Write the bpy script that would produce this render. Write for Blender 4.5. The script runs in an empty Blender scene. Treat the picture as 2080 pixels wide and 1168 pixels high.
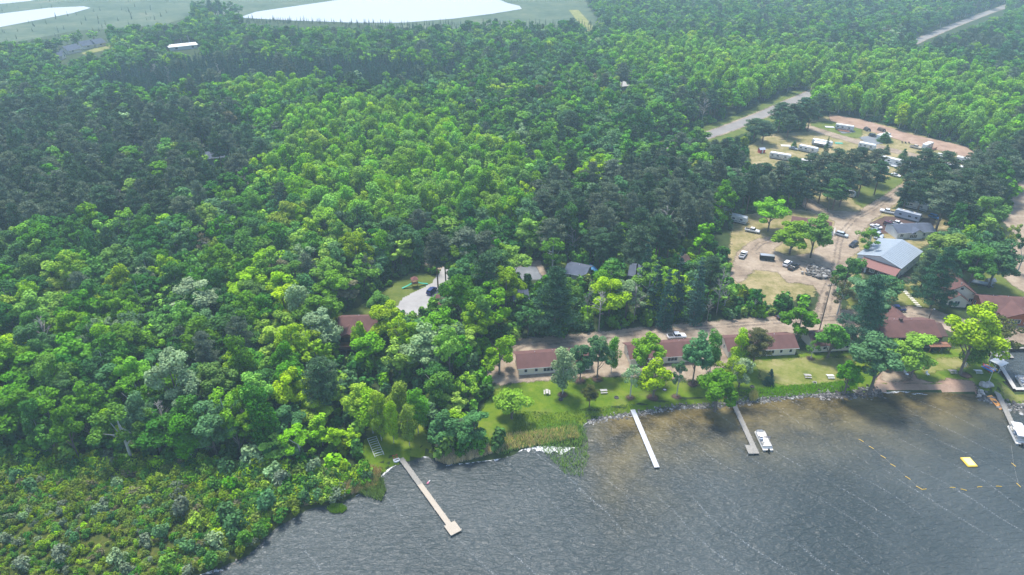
import bpy, bmesh, math, random
import numpy as np
from mathutils import Vector, Matrix
random.seed(7); rng = np.random.default_rng(11)
PI = math.pi
S = bpy.context.scene
C = S.collection
# ------------------------------------------------------------------ camera, sky, sun
F = 1387.0; TH = math.atan(784 / F); H = 118.0
cam = bpy.data.cameras.new('camera'); cam_o = bpy.data.objects.new('camera', cam); C.objects.link(cam_o)
cam.sensor_width = 36; cam.lens = 36 * F / 2080; cam.clip_start = 0.5; cam.clip_end = 20000
cam_o.location = (0, 0, H); cam_o.rotation_euler = (PI / 2 - TH, 0, 0)
S.camera = cam_o
SUN_EL, SUN_AZ = math.radians(66), math.radians(-24)      # azimuth clockwise from +Y
W = bpy.data.worlds.new("World"); S.world = W; W.use_nodes = True
nt = W.node_tree; bg = nt.nodes['Background']
sky = nt.nodes.new('ShaderNodeTexSky'); sky.sky_type = 'NISHITA'; sky.sun_disc = False
sky.sun_elevation = SUN_EL; sky.sun_rotation = SUN_AZ; sky.altitude = 300; sky.air_density = 1.0; sky.dust_density = 1.5; sky.ozone_density = 1.0
nt.links.new(sky.outputs[0], bg.inputs[0]); bg.inputs[1].default_value = 0.15
sl = bpy.data.lights.new('sun', 'SUN'); sl.energy = 2.9; sl.angle = math.radians(12.0); sl.color = (1, .955, .88)
so = bpy.data.objects.new('sun', sl); C.objects.link(so)
sd = Vector((math.sin(SUN_AZ) * math.cos(SUN_EL), math.cos(SUN_AZ) * math.cos(SUN_EL), math.sin(SUN_EL)))
so.rotation_euler = sd.to_track_quat('Z', 'Y').to_euler(); so.location = (200, 100, 300)
S.view_settings.view_transform = 'Standard'; S.view_settings.look = 'None'
S.view_settings.gamma = 1; S.view_settings.use_curve_mapping = False
S.view_settings.exposure = 1.16
S.cycles.max_bounces = 6; S.cycles.diffuse_bounces = 3; S.cycles.glossy_bounces = 2
S.cycles.transmission_bounces = 3; S.cycles.transparent_max_bounces = 10; S.cycles.volume_bounces = 1
S.cycles.caustics_reflective = False; S.cycles.caustics_refractive = False
S.cycles.volume_step_rate = 4
# ------------------------------------------------------------------ helpers
sT, cT = math.sin(TH), math.cos(TH)
def P(px, py, z=1.0):                      # photo measurement -> point on the ground
    u = (px - 1040) / F; v = (584 - py) / F
    t = (H - z) / (sT - v * cT)
    return Vector((u * t, (cT + v * sT) * t, z))
def proj(X, Y, Z):
    X = np.asarray(X, float); Y = np.asarray(Y, float); Z = np.asarray(Z, float) - H
    d = Y * cT - Z * sT; up = Y * sT + Z * cT
    return 1040 + F * X / d, 584 - F * up / d
def ppm(px, py):                           # pixels per metre there
    return cT * (py + 200) / H * (1.0)
def inpoly(x, y, poly):
    x = np.asarray(x, float); y = np.asarray(y, float); r = np.zeros(x.shape, bool)
    n = len(poly)
    for i in range(n):
        x1, y1 = poly[i][0], poly[i][1]; x2, y2 = poly[(i + 1) % n][0], poly[(i + 1) % n][1]
        if y1 == y2: continue
        c = ((y1 > y) != (y2 > y)) & (x < (x2 - x1) * (y - y1) / (y2 - y1) + x1)
        r ^= c
    return r
def dist_poly(x, y, poly, closed=True):
    best = np.full(x.shape, 1e9); n = len(poly)
    for i in range(n if closed else n - 1):
        x1, y1 = poly[i][0], poly[i][1]; x2, y2 = poly[(i + 1) % n][0], poly[(i + 1) % n][1]
        dx, dy = x2 - x1, y2 - y1; L = dx * dx + dy * dy + 1e-9
        t = np.clip(((x - x1) * dx + (y - y1) * dy) / L, 0, 1)
        best = np.minimum(best, np.hypot(x - x1 - t * dx, y - y1 - t * dy))
    return best
def sdist(x, y, poly):
    d = dist_poly(x, y, poly); return np.where(inpoly(x, y, poly), d, -d)
def world(poly, z=1.0): return [tuple(P(a, b, z)[:2]) for a, b in poly]
def tag(o, label=None, cat=None, group=None, kind=None):
    if label: o['label'] = label
    if cat: o['category'] = cat
    if group: o['group'] = group
    if kind: o['kind'] = kind
    return o
def empty(name, loc, rz=0, label=None, cat=None, group=None):
    o = bpy.data.objects.new(name, None); C.objects.link(o); o.empty_display_size = .5
    o.location = loc; o.rotation_euler = (0, 0, rz)
    return tag(o, label, cat, group)
def link_mesh(name, me, parent=None, mat=None):
    o = bpy.data.objects.new(name, me); C.objects.link(o)
    if mat is not None: me.materials.clear(); me.materials.append(mat)
    if parent is not None: o.parent = parent
    return o
def copy_tree(o, parent=None):
    c = o.copy(); C.objects.link(c); c.parent = parent
    for ch in [q for q in CH.get(o.name, o.children)]: copy_tree(ch, c)
    return c
CH = {}
class MB:
    """collects shapes and builds ONE mesh"""
    def __init__(s): s.v = []; s.f = []; s.m = []; s.mi = 0
    def add(s, vs, fs):
        b = len(s.v); s.v += [tuple(v) for v in vs]; s.f += [tuple(b + i for i in f) for f in fs]; s.m += [s.mi] * len(fs); return s
    def box(s, x0, y0, z0, x1, y1, z1, rot=0, piv=(0, 0)):
        vs = [(x0, y0, z0), (x1, y0, z0), (x1, y1, z0), (x0, y1, z0), (x0, y0, z1), (x1, y0, z1), (x1, y1, z1), (x0, y1, z1)]
        if rot:
            c, n = math.cos(rot), math.sin(rot)
            vs = [((x - piv[0]) * c - (y - piv[1]) * n + piv[0], (x - piv[0]) * n + (y - piv[1]) * c + piv[1], z) for x, y, z in vs]
        return s.add(vs, [(0, 3, 2, 1), (4, 5, 6, 7), (0, 1, 5, 4), (1, 2, 6, 5), (2, 3, 7, 6), (3, 0, 4, 7)])
    def prism(s, prof, a, b, axis='y'):
        """profile polygon (p, z) extruded along axis from a to b"""
        n = len(prof)
        if axis == 'y': vs = [(p, a, z) for p, z in prof] + [(p, b, z) for p, z in prof]
        elif axis == 'x': vs = [(a, p, z) for p, z in prof] + [(b, p, z) for p, z in prof]
        else: vs = [(p, z, a) for p, z in prof] + [(p, z, b) for p, z in prof]
        fs = [tuple(range(n))[::-1], tuple(range(n, 2 * n))] + [(i, (i + 1) % n, n + (i + 1) % n, n + i) for i in range(n)]
        return s.add(vs, fs)
    def tube(s, pts, rad, n=6, cap=True):
        pts = [Vector(p) for p in pts]; b = len(s.v)
        if not isinstance(rad, (list, tuple)): rad = [rad] * len(pts)
        for i, p in enumerate(pts):
            d = (pts[min(i + 1, len(pts) - 1)] - pts[max(i - 1, 0)]).normalized()
            a = d.cross(Vector((0, 0, 1)) if abs(d.z) < .9 else Vector((1, 0, 0))).normalized(); c = d.cross(a)
            for k in range(n):
                t = 2 * PI * k / n; s.v.append(tuple(p + (a * math.cos(t) + c * math.sin(t)) * rad[i]))
        for i in range(len(pts) - 1):
            for k in range(n):
                s.f.append((b + i * n + k, b + i * n + (k + 1) % n, b + (i + 1) * n + (k + 1) % n, b + (i + 1) * n + k)); s.m.append(s.mi)
        if cap:
            s.f.append(tuple(b + k for k in range(n))[::-1]); s.m.append(s.mi)
            s.f.append(tuple(b + (len(pts) - 1) * n + k for k in range(n))); s.m.append(s.mi)
        return s
    def wheel(s, x, y, z, r, w):
        return s.tube([(x, y - w / 2, z), (x, y + w / 2, z)], r, 12)
    def mesh(s, name, bevel=0):
        me = bpy.data.meshes.new(name); me.from_pydata(s.v, [], s.f); me.update()
        bm = bmesh.new(); bm.from_mesh(me); bmesh.ops.recalc_face_normals(bm, faces=bm.faces)
        if bevel: bmesh.ops.bevel(bm, geom=[e for e in bm.edges if e.calc_face_angle(0) > .6], offset=bevel, segments=1, affect='EDGES')
        bm.to_mesh(me); bm.free(); return me
    def build(s, name, mat, parent=None, bevel=0):
        return link_mesh(name, s.mesh(name, bevel), parent, mat)
# ------------------------------------------------------------------ materials
def N(nt, t, **kw):
    n = nt.nodes.new(t)
    for k, v in kw.items(): setattr(n, k, v)
    return n
def newmat(name):
    m = bpy.data.materials.new(name); m.use_nodes = True
    nt = m.node_tree; b = nt.nodes['Principled BSDF']; return m, nt, b
def ramp(nt, fac, stops):
    r = N(nt, 'ShaderNodeValToRGB'); nt.links.new(fac, r.inputs[0]); e = r.color_ramp.elements
    while len(e) < len(stops): e.new(.5)
    for q, (p, c) in zip(e, stops): q.position = p; q.color = (*c, 1)
    return r.outputs[0]
def noise(nt, scale, detail=4, rough=.6, dist=0, vec=None, dims='3D'):
    n = N(nt, 'ShaderNodeTexNoise'); n.inputs['Scale'].default_value = scale; n.inputs['Detail'].default_value = detail
    n.inputs['Roughness'].default_value = rough; n.inputs['Distortion'].default_value = dist
    if vec is not None: nt.links.new(vec, n.inputs['Vector'])
    return n.outputs[0]
def pos(nt):
    return N(nt, 'ShaderNodeNewGeometry').outputs['Position']
def mathn(nt, op, a, b=None, c=None, clamp=False):
    n = N(nt, 'ShaderNodeMath', operation=op); n.use_clamp = clamp
    for i, q in enumerate((a, b, c)):
        if q is None: continue
        if isinstance(q, (int, float)): n.inputs[i].default_value = q
        else: nt.links.new(q, n.inputs[i])
    return n.outputs[0]
def mixc(nt, fac, a, b, mode='MIX'):
    n = N(nt, 'ShaderNodeMix', data_type='RGBA', blend_type=mode)
    for k, q in ((0, fac), (6, a), (7, b)):
        if isinstance(q, (int, float)): n.inputs[k].default_value = q
        elif isinstance(q, tuple): n.inputs[k].default_value = (*q, 1)
        else: nt.links.new(q, n.inputs[k])
    return n.outputs[2]
def bump(nt, h, strength, dist, b):
    n = N(nt, 'ShaderNodeBump'); n.inputs['Strength'].default_value = strength; n.inputs['Distance'].default_value = dist
    nt.links.new(h, n.inputs['Height']); nt.links.new(n.outputs[0], b.inputs['Normal'])
_mc = {}
def plain(name, col, rough=.6, metal=0, var=.12, scale=2.0):
    if name in _mc: return _mc[name]
    m, nt, b = newmat(name)
    tc = N(nt, 'ShaderNodeTexCoord').outputs['Object']
    f = noise(nt, scale, 5, .65, vec=tc)
    c = ramp(nt, f, [(.3, tuple(x * (1 - var) for x in col)), (.7, tuple(min(1, x * (1 + var)) for x in col))])
    nt.links.new(c, b.inputs['Base Color']); b.inputs['Roughness'].default_value = rough; b.inputs['Metallic'].default_value = metal
    _mc[name] = m; return m
def groundmat(name, stops, scale=.15, fine=2.5, amp=2.2, soft=True, off=0.0, extra=None, bumps=.3):
    m, nt, b = newmat(name); p = pos(nt)
    f1 = noise(nt, scale, 5, .6, vec=p); f2 = noise(nt, fine, 4, .7, vec=p); f3 = noise(nt, scale * 5, 4, .6, vec=p)
    f = mathn(nt, 'ADD', mathn(nt, 'MULTIPLY', f1, .5), mathn(nt, 'ADD', mathn(nt, 'MULTIPLY', f2, .25), mathn(nt, 'MULTIPLY', f3, .25)))
    c = ramp(nt, f, stops)
    if extra: c = extra(nt, p, c)
    nt.links.new(c, b.inputs['Base Color']); b.inputs['Roughness'].default_value = .95; b.inputs['Specular IOR Level'].default_value = .15
    bump(nt, f2, bumps, .12, b)
    if soft:
        at = N(nt, 'ShaderNodeAttribute', attribute_name='edge').outputs['Fac']
        nn = mathn(nt, 'MULTIPLY', mathn(nt, 'SUBTRACT', noise(nt, .45, 5, .7, vec=p), .5), amp * 2.6)
        a = mathn(nt, 'ADD', mathn(nt, 'ADD', at, nn), off)
        a = mathn(nt, 'MULTIPLY_ADD', a, 1.1, .5, clamp=True)
        nt.links.new(a, b.inputs['Alpha'])
    return m
M = {}
def shingle(name, col):
    m, nt, b = newmat(name); tc = N(nt, 'ShaderNodeTexCoord').outputs['Object']
    f = mathn(nt, 'ADD', mathn(nt, 'MULTIPLY', noise(nt, .45, 4, .6, vec=tc), .55), mathn(nt, 'MULTIPLY', noise(nt, 6, 4, .7, vec=tc), .45))
    c = ramp(nt, f, [(.32, tuple(x * .68 for x in col)), (.5, col), (.68, tuple(x * 1.3 for x in col))])
    wv = N(nt, 'ShaderNodeTexWave', wave_type='BANDS', bands_direction='Z'); wv.inputs['Scale'].default_value = 1.9; nt.links.new(tc, wv.inputs[0])
    c = mixc(nt, mathn(nt, 'MULTIPLY', ramp(nt, wv.outputs['Fac'], [(.1, (1, 1, 1)), (.3, (0, 0, 0))]), .35), c, tuple(x * .5 for x in col))
    nt.links.new(c, b.inputs['Base Color']); b.inputs['Roughness'].default_value = .92; b.inputs['Specular IOR Level'].default_value = .2; return m
M['roof'] = shingle('brown shingle', (.128, .066, .058))
M['roof_dark'] = shingle('dark brown shingle', (.095, .058, .052))
M['roof_blue'] = shingle('slate shingle', (.085, .10, .135))
M['roof_metal'] = plain('pale steel roof', (.25, .29, .325), .55, .05, var=.06, scale=.6)
M['roof_red'] = plain('red steel roof', (.19, .075, .062), .7, .05, var=.12)
M['cream'] = plain('cream siding', (.66, .60, .48), .7, var=.05)
M['white'] = plain('white paint', (.62, .63, .62), .5, var=.05)
M['brownwood'] = plain('dark brown siding', (.055, .032, .024), .8, var=.2)
M['orangewood'] = plain('orange stained logs', (.36, .095, .03), .6, var=.15, scale=4)
M['redwood'] = plain('deck wood', (.23, .105, .06), .75, var=.2)
M['bluegray'] = plain('blue grey siding', (.32, .36, .42), .7, var=.06)
M['tanwall'] = plain('tan siding', (.42, .37, .3), .7, var=.06)
M['glass'] = plain('window glass', (.02, .028, .035), .08, var=.1)
M['concrete'] = plain('concrete', (.42, .40, .37), .9, var=.15)
M['steel'] = plain('galvanised steel', (.5, .52, .54), .35, .7, var=.08)
M['black'] = plain('black rubber', (.02, .02, .02), .8, var=.2)
M['darkmetal'] = plain('dark metal', (.05, .05, .055), .5, .3)
M['dockold'] = plain('weathered boards', (.24, .225, .195), .9, var=.22, scale=3)
M['docknew'] = plain('new pine boards', (.37, .32, .25), .85, var=.12, scale=3)
M['dockwhite'] = plain('white dock panels', (.47, .48, .50), .7, var=.05, scale=3)
M['polewood'] = plain('pole wood', (.16, .12, .09), .9, var=.2)
M['vinyl'] = plain('pale vinyl', (.66, .62, .55), .5, var=.06)
M['alu'] = plain('aluminium', (.62, .64, .66), .3, .6, var=.05)
M['yellow'] = plain('yellow vinyl', (.65, .42, .03), .5, var=.06)
M['orange'] = plain('orange foam', (.85, .36, .07), .7, var=.06)
M['bark'] = plain('bark', (.14, .115, .095), .95, var=.3, scale=3)
M['bark_red'] = plain('pine bark', (.19, .12, .085), .95, var=.3, scale=3)
M['deadwood'] = plain('dead wood', (.24, .225, .20), .95, var=.3, scale=3)
M['bark_white'] = plain('pale bark', (.42, .42, .38), .9, var=.25, scale=3)
M['stone'] = plain('stone', (.34, .32, .30), .95, var=.35, scale=1.2)
M['kred'] = plain('red plastic', (.45, .05, .05), .45)
M['kblue'] = plain('blue plastic', (.04, .2, .5), .45)
M['green_plastic'] = plain('green plastic', (.03, .3, .2), .5)
M['ash'] = plain('ash', (.05, .045, .04), 1)
M['tableg'] = plain('weathered table wood', (.42, .40, .37), .9, var=.15)
# ------------------------------------------------------------------ shoreline and ground
SHORE_PX = [(200,1330),(395,1172),(450,1152),(505,1128),(535,1098),(560,1072),(600,1050),(625,1034),(690,1022),(735,1002),(765,975),(790,950),(835,936),(865,926),(888,936),
 (915,944),(955,940),(1005,934),(1040,926),(1062,912),(1100,906),(1150,908),(1178,910),(1186,890),(1180,868),(1200,853),(1240,848),(1290,842),(1340,834),(1400,826),(1440,830),
 (1480,824),(1530,817),(1600,810),(1660,805),(1720,802),(1775,800),(1820,795),(1900,797),(1960,800),(1990,802),(2016,801),(2036,813),(2060,828),(2100,838),(2300,880)]
SH = world(SHORE_PX, 0)
LAND = SH + [(400, 120), (6000, 120), (6000, 8000), (-6000, 8000), (-6000, 60), (-250, 40)]
BAS_PX = [(2012,712),(2034,708),(2160,705),(2190,792),(2062,792)]
BAS = world(BAS_PX, 1.0)
def landz(x, y):
    x = np.asarray(x, float); y = np.asarray(y, float)
    s = sdist(x, y, LAND)
    z = np.clip(s * .38, -1.6, 1.0)
    z = z + .12 * np.sin(x * .11 + 1) * np.cos(y * .09) * np.clip(s / 12 - 1, 0, 1)
    return z
def grid_mesh(name, xs, ys, zf):
    X, Y = np.meshgrid(xs, ys); Z = zf(X, Y); nx, ny = len(xs), len(ys)
    v = np.stack([X.ravel(), Y.ravel(), Z.ravel()], 1)
    i = np.arange(ny - 1)[:, None] * nx + np.arange(nx - 1)[None, :]; i = i.ravel()
    f = np.stack([i, i + 1, i + nx + 1, i + nx], 1)
    me = bpy.data.meshes.new(name); me.from_pydata(v.tolist(), [], f.tolist()); me.update(); return me
def fattr(me, name, vals, domain='POINT'):
    a = me.attributes.new(name, 'FLOAT', domain); a.data.foreach_set('value', np.asarray(vals, np.float32).ravel())
far = np.array([1.35 ** k for k in range(0, 26)])
def axis(a, b, step, lo, hi):
    m = list(np.arange(a, b + .01, step)); L = []; q = a; d = step
    while q > lo: d *= 1.4; q -= d; L.append(max(q, lo))
    R = []; q = b; d = step
    while q < hi: d *= 1.4; q += d; R.append(min(q, hi))
    return np.array(L[::-1] + m + R)
def gz(X, Y):
    z = landz(X, Y)
    d = sdist(X, Y, BAS)
    # flat ground everywhere the sheets lie
    z = np.where(sdist(X, Y, LAND) > 3, 1.0, np.clip(sdist(X, Y, LAND) * .38, -1.6, 1.0))
    return np.where(d > -.6, -1.5, z)
M['forest_floor'] = groundmat('forest floor', [(.3, (.014, .022, .008)), (.5, (.03, .05, .014)), (.7, (.055, .075, .02))], soft=False)
g = link_mesh('ground', grid_mesh('ground', axis(-170, 240, 1.5, -2400, 2400), axis(80, 215, 1.3, -60, 3600), gz), None, M['forest_floor'])
tag(g, kind='structure')
ALLZ = []
def sheet(name, poly, mat, level, cell=1.2, fringe=2.5, kind='structure', label=None, zf=None, worldc=False, block=True):
    w = poly if worldc else world(poly)
    xs = [p[0] for p in w]; ys = [p[1] for p in w]
    gx = np.arange(min(xs) - fringe, max(xs) + fringe + cell, cell); gy = np.arange(min(ys) - fringe, max(ys) + fringe + cell, cell)
    X, Y = np.meshgrid(gx, gy); D = sdist(X, Y, w); nx, ny = len(gx), len(gy)
    ok = D > -fringe - cell
    i = (np.arange(ny - 1)[:, None] * nx + np.arange(nx - 1)[None, :])
    keep = ok[:-1, :-1] & ok[1:, :-1] & ok[:-1, 1:] & ok[1:, 1:]
    # never over the lake or the harbour
    if zf is None: keep &= (sdist(X, Y, LAND) > 0)[:-1, :-1] & (sdist(X, Y, LAND) > 0)[1:, 1:] & (sdist(X, Y, BAS) < -1.0)[:-1, :-1] & (sdist(X, Y, BAS) < -1.0)[1:, 1:] & (sdist(X, Y, BAS) < -1.0)[1:, :-1] & (sdist(X, Y, BAS) < -1.0)[:-1, 1:]
    i = i[keep]; f = np.stack([i, i + 1, i + nx + 1, i + nx], 1)
    used = np.unique(f); rm = -np.ones(nx * ny, int); rm[used] = np.arange(len(used))
    Z = (gz(X, Y) if zf is None else zf(X, Y)) + .022 * level
    v = np.stack([X.ravel(), Y.ravel(), Z.ravel()], 1)[used]
    me = bpy.data.meshes.new(name); me.from_pydata(v.tolist(), [], rm[f].tolist()); me.update(); fattr(me, 'edge', D.ravel()[used])
    o = link_mesh(name, me, None, mat); tag(o, label, kind=kind)
    if block: ALLZ.append(w)
    return o
def strip(pl, w, is_world=False):
    p = pl if is_world else world(pl); L = []; R = []
    for i, a in enumerate(p):
        b = p[min(i + 1, len(p) - 1)]; c = p[max(i - 1, 0)]
        d = Vector((b[0] - c[0], b[1] - c[1])).normalized(); n = Vector((-d.y, d.x)) * w / 2
        L.append((a[0] + n.x, a[1] + n.y)); R.append((a[0] - n.x, a[1] - n.y))
    return L + R[::-1]
def green(nt, p, c):   # worn, drier patches
    f = ramp(nt, noise(nt, .12, 4, .6, vec=p), [(.52, (0, 0, 0)), (.72, (1, 1, 1))])
    return mixc(nt, mathn(nt, 'MULTIPLY', f, .45), c, (.22, .20, .06))
M['lawn'] = groundmat('lawn', [(.34, (.035, .08, .003)), (.46, (.07, .13, .004)), (.56, (.11, .165, .008)), (.68, (.17, .20, .025))], extra=green, off=.6)
M['lawn_rough'] = groundmat('rough grass', [(.34, (.05, .08, .010)), (.5, (.095, .125, .022)), (.66, (.15, .165, .045))], fine=4, off=.8)
M['dry'] = groundmat('dry grass', [(.34, (.08, .11, .015)), (.46, (.15, .165, .035)), (.56, (.21, .20, .07)), (.68, (.29, .25, .12))], off=.3)
M['camp'] = groundmat('campground grass', [(.36, (.09, .095, .028)), (.46, (.18, .16, .06)), (.55, (.27, .22, .11)), (.66, (.36, .29, .175))], off=.5)
M['dirt'] = groundmat('dirt', [(.34, (.13, .095, .066)), (.46, (.23, .178, .127)), (.56, (.31, .248, .18)), (.68, (.40, .33, .25))], off=.5, amp=1.6)
M['sand'] = groundmat('sand', [(.32, (.17, .11, .08)), (.5, (.29, .195, .14)), (.68, (.40, .29, .22))], off=.5, amp=1.0, bumps=.15)
M['asphalt'] = groundmat('asphalt', [(.3, (.16, .15, .14)), (.5, (.21, .195, .18)), (.7, (.27, .25, .23))], off=1.2, amp=.3, bumps=.1)
M['conc_drive'] = groundmat('concrete drive', [(.3, (.24, .23, .225)), (.5, (.31, .30, .29)), (.7, (.37, .36, .34))], off=1, amp=.3, bumps=.1)
M['gravelgrey'] = groundmat('grey gravel', [(.3, (.11, .12, .13)), (.5, (.16, .17, .18)), (.7, (.24, .25, .26))], off=.8, amp=.6)
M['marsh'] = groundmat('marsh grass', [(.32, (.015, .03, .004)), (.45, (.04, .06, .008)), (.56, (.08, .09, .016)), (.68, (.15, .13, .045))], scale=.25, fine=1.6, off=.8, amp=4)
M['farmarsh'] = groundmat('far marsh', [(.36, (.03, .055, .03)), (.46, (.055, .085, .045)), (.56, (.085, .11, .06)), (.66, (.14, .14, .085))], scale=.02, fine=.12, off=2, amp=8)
M['mulch'] = groundmat('mulch', [(.3, (.05, .03, .022)), (.5, (.09, .055, .045)), (.7, (.14, .09, .07))], off=.2, amp=.5)

sheet('lawn', [(1045,778),(1060,765),(1250,768),(1450,785),(1490,752),(1520,725),(1650,720),(1760,712),(1815,735),(1800,765),(1790,792),(1720,800),(1600,810),(1490,825),(1440,830),(1400,828),(1300,842),(1200,856),(1170,880),(1060,895),(1000,905),(955,890),(1000,800)], M['lawn'], 1)
sheet('dry_grass', [(1535,735),(1640,728),(1735,724),(1715,770),(1660,785),(1600,782),(1545,772)], M['dry'], 2, fringe=5)
sheet('lawn', [(1845,735),(1900,712),(1990,706),(2010,722),(2066,796),(2110,800),(2110,830),(2050,822),(1992,802),(1982,782),(1935,772),(1905,778),(1862,775)], M['lawn'], 1)
sheet('dry_grass', [(1860,740),(1920,728),(1980,730),(1960,745),(1880,758)], M['dry'], 2, fringe=4)
sheet('dry_grass', [(2030,780),(2066,798),(2110,806),(2110,816),(2050,812)], M['dry'], 3, fringe=3)
sheet('beach', [(1768,798),(1785,770),(1800,742),(1835,738),(1848,752),(1862,772),(1900,780),(1930,771),(1975,776),(1992,806),(1900,803),(1790,802)], M['sand'], 2, cell=.8)
sheet('path', [(1792,752),(1815,735),(1832,735),(1842,752),(1846,768),(1815,776),(1798,772)], M['dirt'], 3, cell=.8)
sheet('dirt_lane', [(985,772),(1000,715),(1060,690),(1180,681),(1300,667),(1400,658),(1540,648),(1640,638),(1720,632),(1790,630),(1850,622),(1900,632),(1960,650),(2050,652),(2140,662),(2140,706),(2045,693),(1980,684),(1930,672),(1900,662),(1800,668),(1740,682),(1640,676),(1480,690),(1480,735),(1420,770),(1260,762),(1150,768),(1060,774),(1020,780)], M['dirt'], 4)
sheet('dirt_yard', [(1600,392),(1640,402),(1686,428),(1744,432),(1832,376),(1858,362),(1862,378),(1800,426),(1770,447),(1752,467),(1735,490),(1745,508),(1725,522),(1715,560),(1702,620),(1705,650),(1652,650),(1668,600),(1655,580),(1600,572),(1580,552),(1530,548),(1500,575),(1482,560),(1500,512),(1535,487),(1575,480),(1592,488),(1567,508),(1600,522),(1650,516),(1672,496),(1700,450),(1672,440),(1630,420)], M['dirt'], 5)
sheet('campground', [(1520,300),(1560,272),(1645,268),(1640,250),(1690,232),(1800,255),(1960,300),(2010,335),(1980,365),(1900,362),(1870,380),(1800,430),(1740,445),(1690,432),(1640,405),(1590,390),(1530,340)], M['camp'], 2, cell=1.6, fringe=4)
sheet('campground', [(1490,440),(1600,425),(1660,430),(1700,440),(1690,520),(1650,600),(1560,620),(1480,570)], M['camp'], 2, cell=1.6, fringe=4)
sheet('campground', [(1735,500),(1750,470),(1795,425),(1930,425),(1920,480),(1820,520),(1760,540),(1730,590),(1715,600),(1722,520)], M['camp'], 3, cell=1.5, fringe=4)
sheet('needle_ground', [(1765,455),(1800,440),(1900,445),(1890,470),(1780,475)], M['mulch'], 4, fringe=4)
sheet('green_patch', [(1725,395),(1800,360),(1835,362),(1815,385),(1750,420)], M['lawn_rough'], 3, cell=1.5, fringe=5)
sheet('green_patch', [(1650,250),(1690,245),(1750,260),(1745,280),(1690,275),(1652,262)], M['lawn_rough'], 3, cell=1.5, fringe=5)
sheet('sand_strip', [(1684,232),(1750,243),(1850,273),(1960,298),(2005,328),(1960,318),(1850,291),(1760,264),(1688,246)], M['sand'], 4, cell=1.6, fringe=4)
sheet('camp_lane', strip([(1640,258),(1700,277),(1760,293),(1830,310),(1880,322),(1960,345)], 7), M['dirt'], 6, cell=1.2, worldc=True)
sheet('gravel_pad', [(1748,280),(1775,276),(1795,290),(1768,295)], M['gravelgrey'], 7)
sheet('gravel_pad', [(1700,262),(1722,260),(1735,268),(1712,271)], M['gravelgrey'], 7)
sheet('dirt_road', [(2066,372),(2140,350),(2140,640),(2075,590),(2045,568),(2042,520),(2058,470),(2040,450),(2055,410)], M['dirt'], 4)
sheet('dry_grass', [(1722,596),(1880,560),(1905,628),(1850,620),(1722,634)], M['dry'], 2, fringe=3)
sheet('lawn', [(1880,545),(2050,560),(2130,590),(2130,625),(1900,605)], M['lawn_rough'], 2, fringe=3)
hw = [(1300,320),(1430,277),(1475,262),(1560,228),(1645,191),(1720,152),(1800,111),(1870,80),(1935,53),(2000,28),(2045,12),(2090,-6)]
sheet('grass_verge', strip(hw[:5], 22), M['lawn_rough'], 1, cell=3, fringe=4, worldc=True)
sheet('road_shoulder', strip(hw, 9.5), M['dirt'], 2, cell=1.5, fringe=3, worldc=True)
sheet('road', strip(hw, 6.6), M['asphalt'], 3, cell=1.2, fringe=.6, worldc=True, block=False)
sheet('driveway', [(805,632),(822,606),(880,577),(902,545),(920,540),(918,560),(897,582),(882,602),(862,628),(835,645)], M['conc_drive'], 3, fringe=.5, cell=.7)
sheet('lawn', [(690,642),(760,610),(835,555),(885,560),(880,577),(822,606),(805,632),(760,645)], M['lawn_rough'], 1)
sheet('dirt_lane', [(855,528),(900,532),(1010,527),(1095,530),(1110,560),(1040,548),(1000,545),(920,548),(880,545)], M['dirt'], 2)
sheet('gravel_pad', [(1030,546),(1085,542),(1098,566),(1050,568)], M['gravelgrey'], 3)
sheet('dirt_lane', [(1140,520),(1200,520),(1215,545),(1140,545)], M['mulch'], 2, block=False)  # dark mulch colour paints in the tree shade over this woodland ground
sheet('dirt_lane', [(1360,530),(1400,530),(1410,560),(1370,560)], M['mulch'], 2, block=False)  # woodland ground again, its dark colour standing in for shade under the trees
sheet('lawn', [(735,950),(745,880),(775,820),(800,800),(845,800),(865,880),(882,932),(835,938),(790,952)], M['lawn'], 1)
sheet('marsh', [(-400,960),(-100,930),(200,915),(420,950),(600,955),(720,975),(770,965),(690,1025),(620,1040),(560,1078),(500,1135),(395,1178),(100,1400),(-500,1400)], M['marsh'], 1, fringe=4, block=False)
tr = [(1850,372),(1812,398),(1775,425),(1735,445),(1712,470),(1703,500),(1697,540),(1688,590),(1678,640)]
M['track'] = groundmat('wheel track', [(.34, (.14, .105, .08)), (.5, (.21, .165, .125)), (.66, (.30, .24, .19))], off=-.35, amp=1.1)
def tracks(pl, gap=1.7):
    w = world(pl)
    for s_ in (-1, 1):
        o = strip(w, gap, True); h_ = o[:len(w)] if s_ < 0 else o[len(w):][::-1]
        sheet('wheel_track', strip(h_, .8, True), M['track'], 6, cell=.6, fringe=.8, worldc=True, block=False)
tracks(tr); tracks([(1000,735),(1060,702),(1180,690),(1300,676),(1400,668),(1540,657),(1640,648),(1690,640),(1790,645),(1850,638),(1920,652),(2050,672)])
tracks([(1660,655),(1672,600),(1690,560),(1650,535),(1600,535),(1555,522),(1530,510),(1545,495),(1580,484)]); tracks([(1635,405),(1670,425),(1700,440),(1735,445)])
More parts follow.
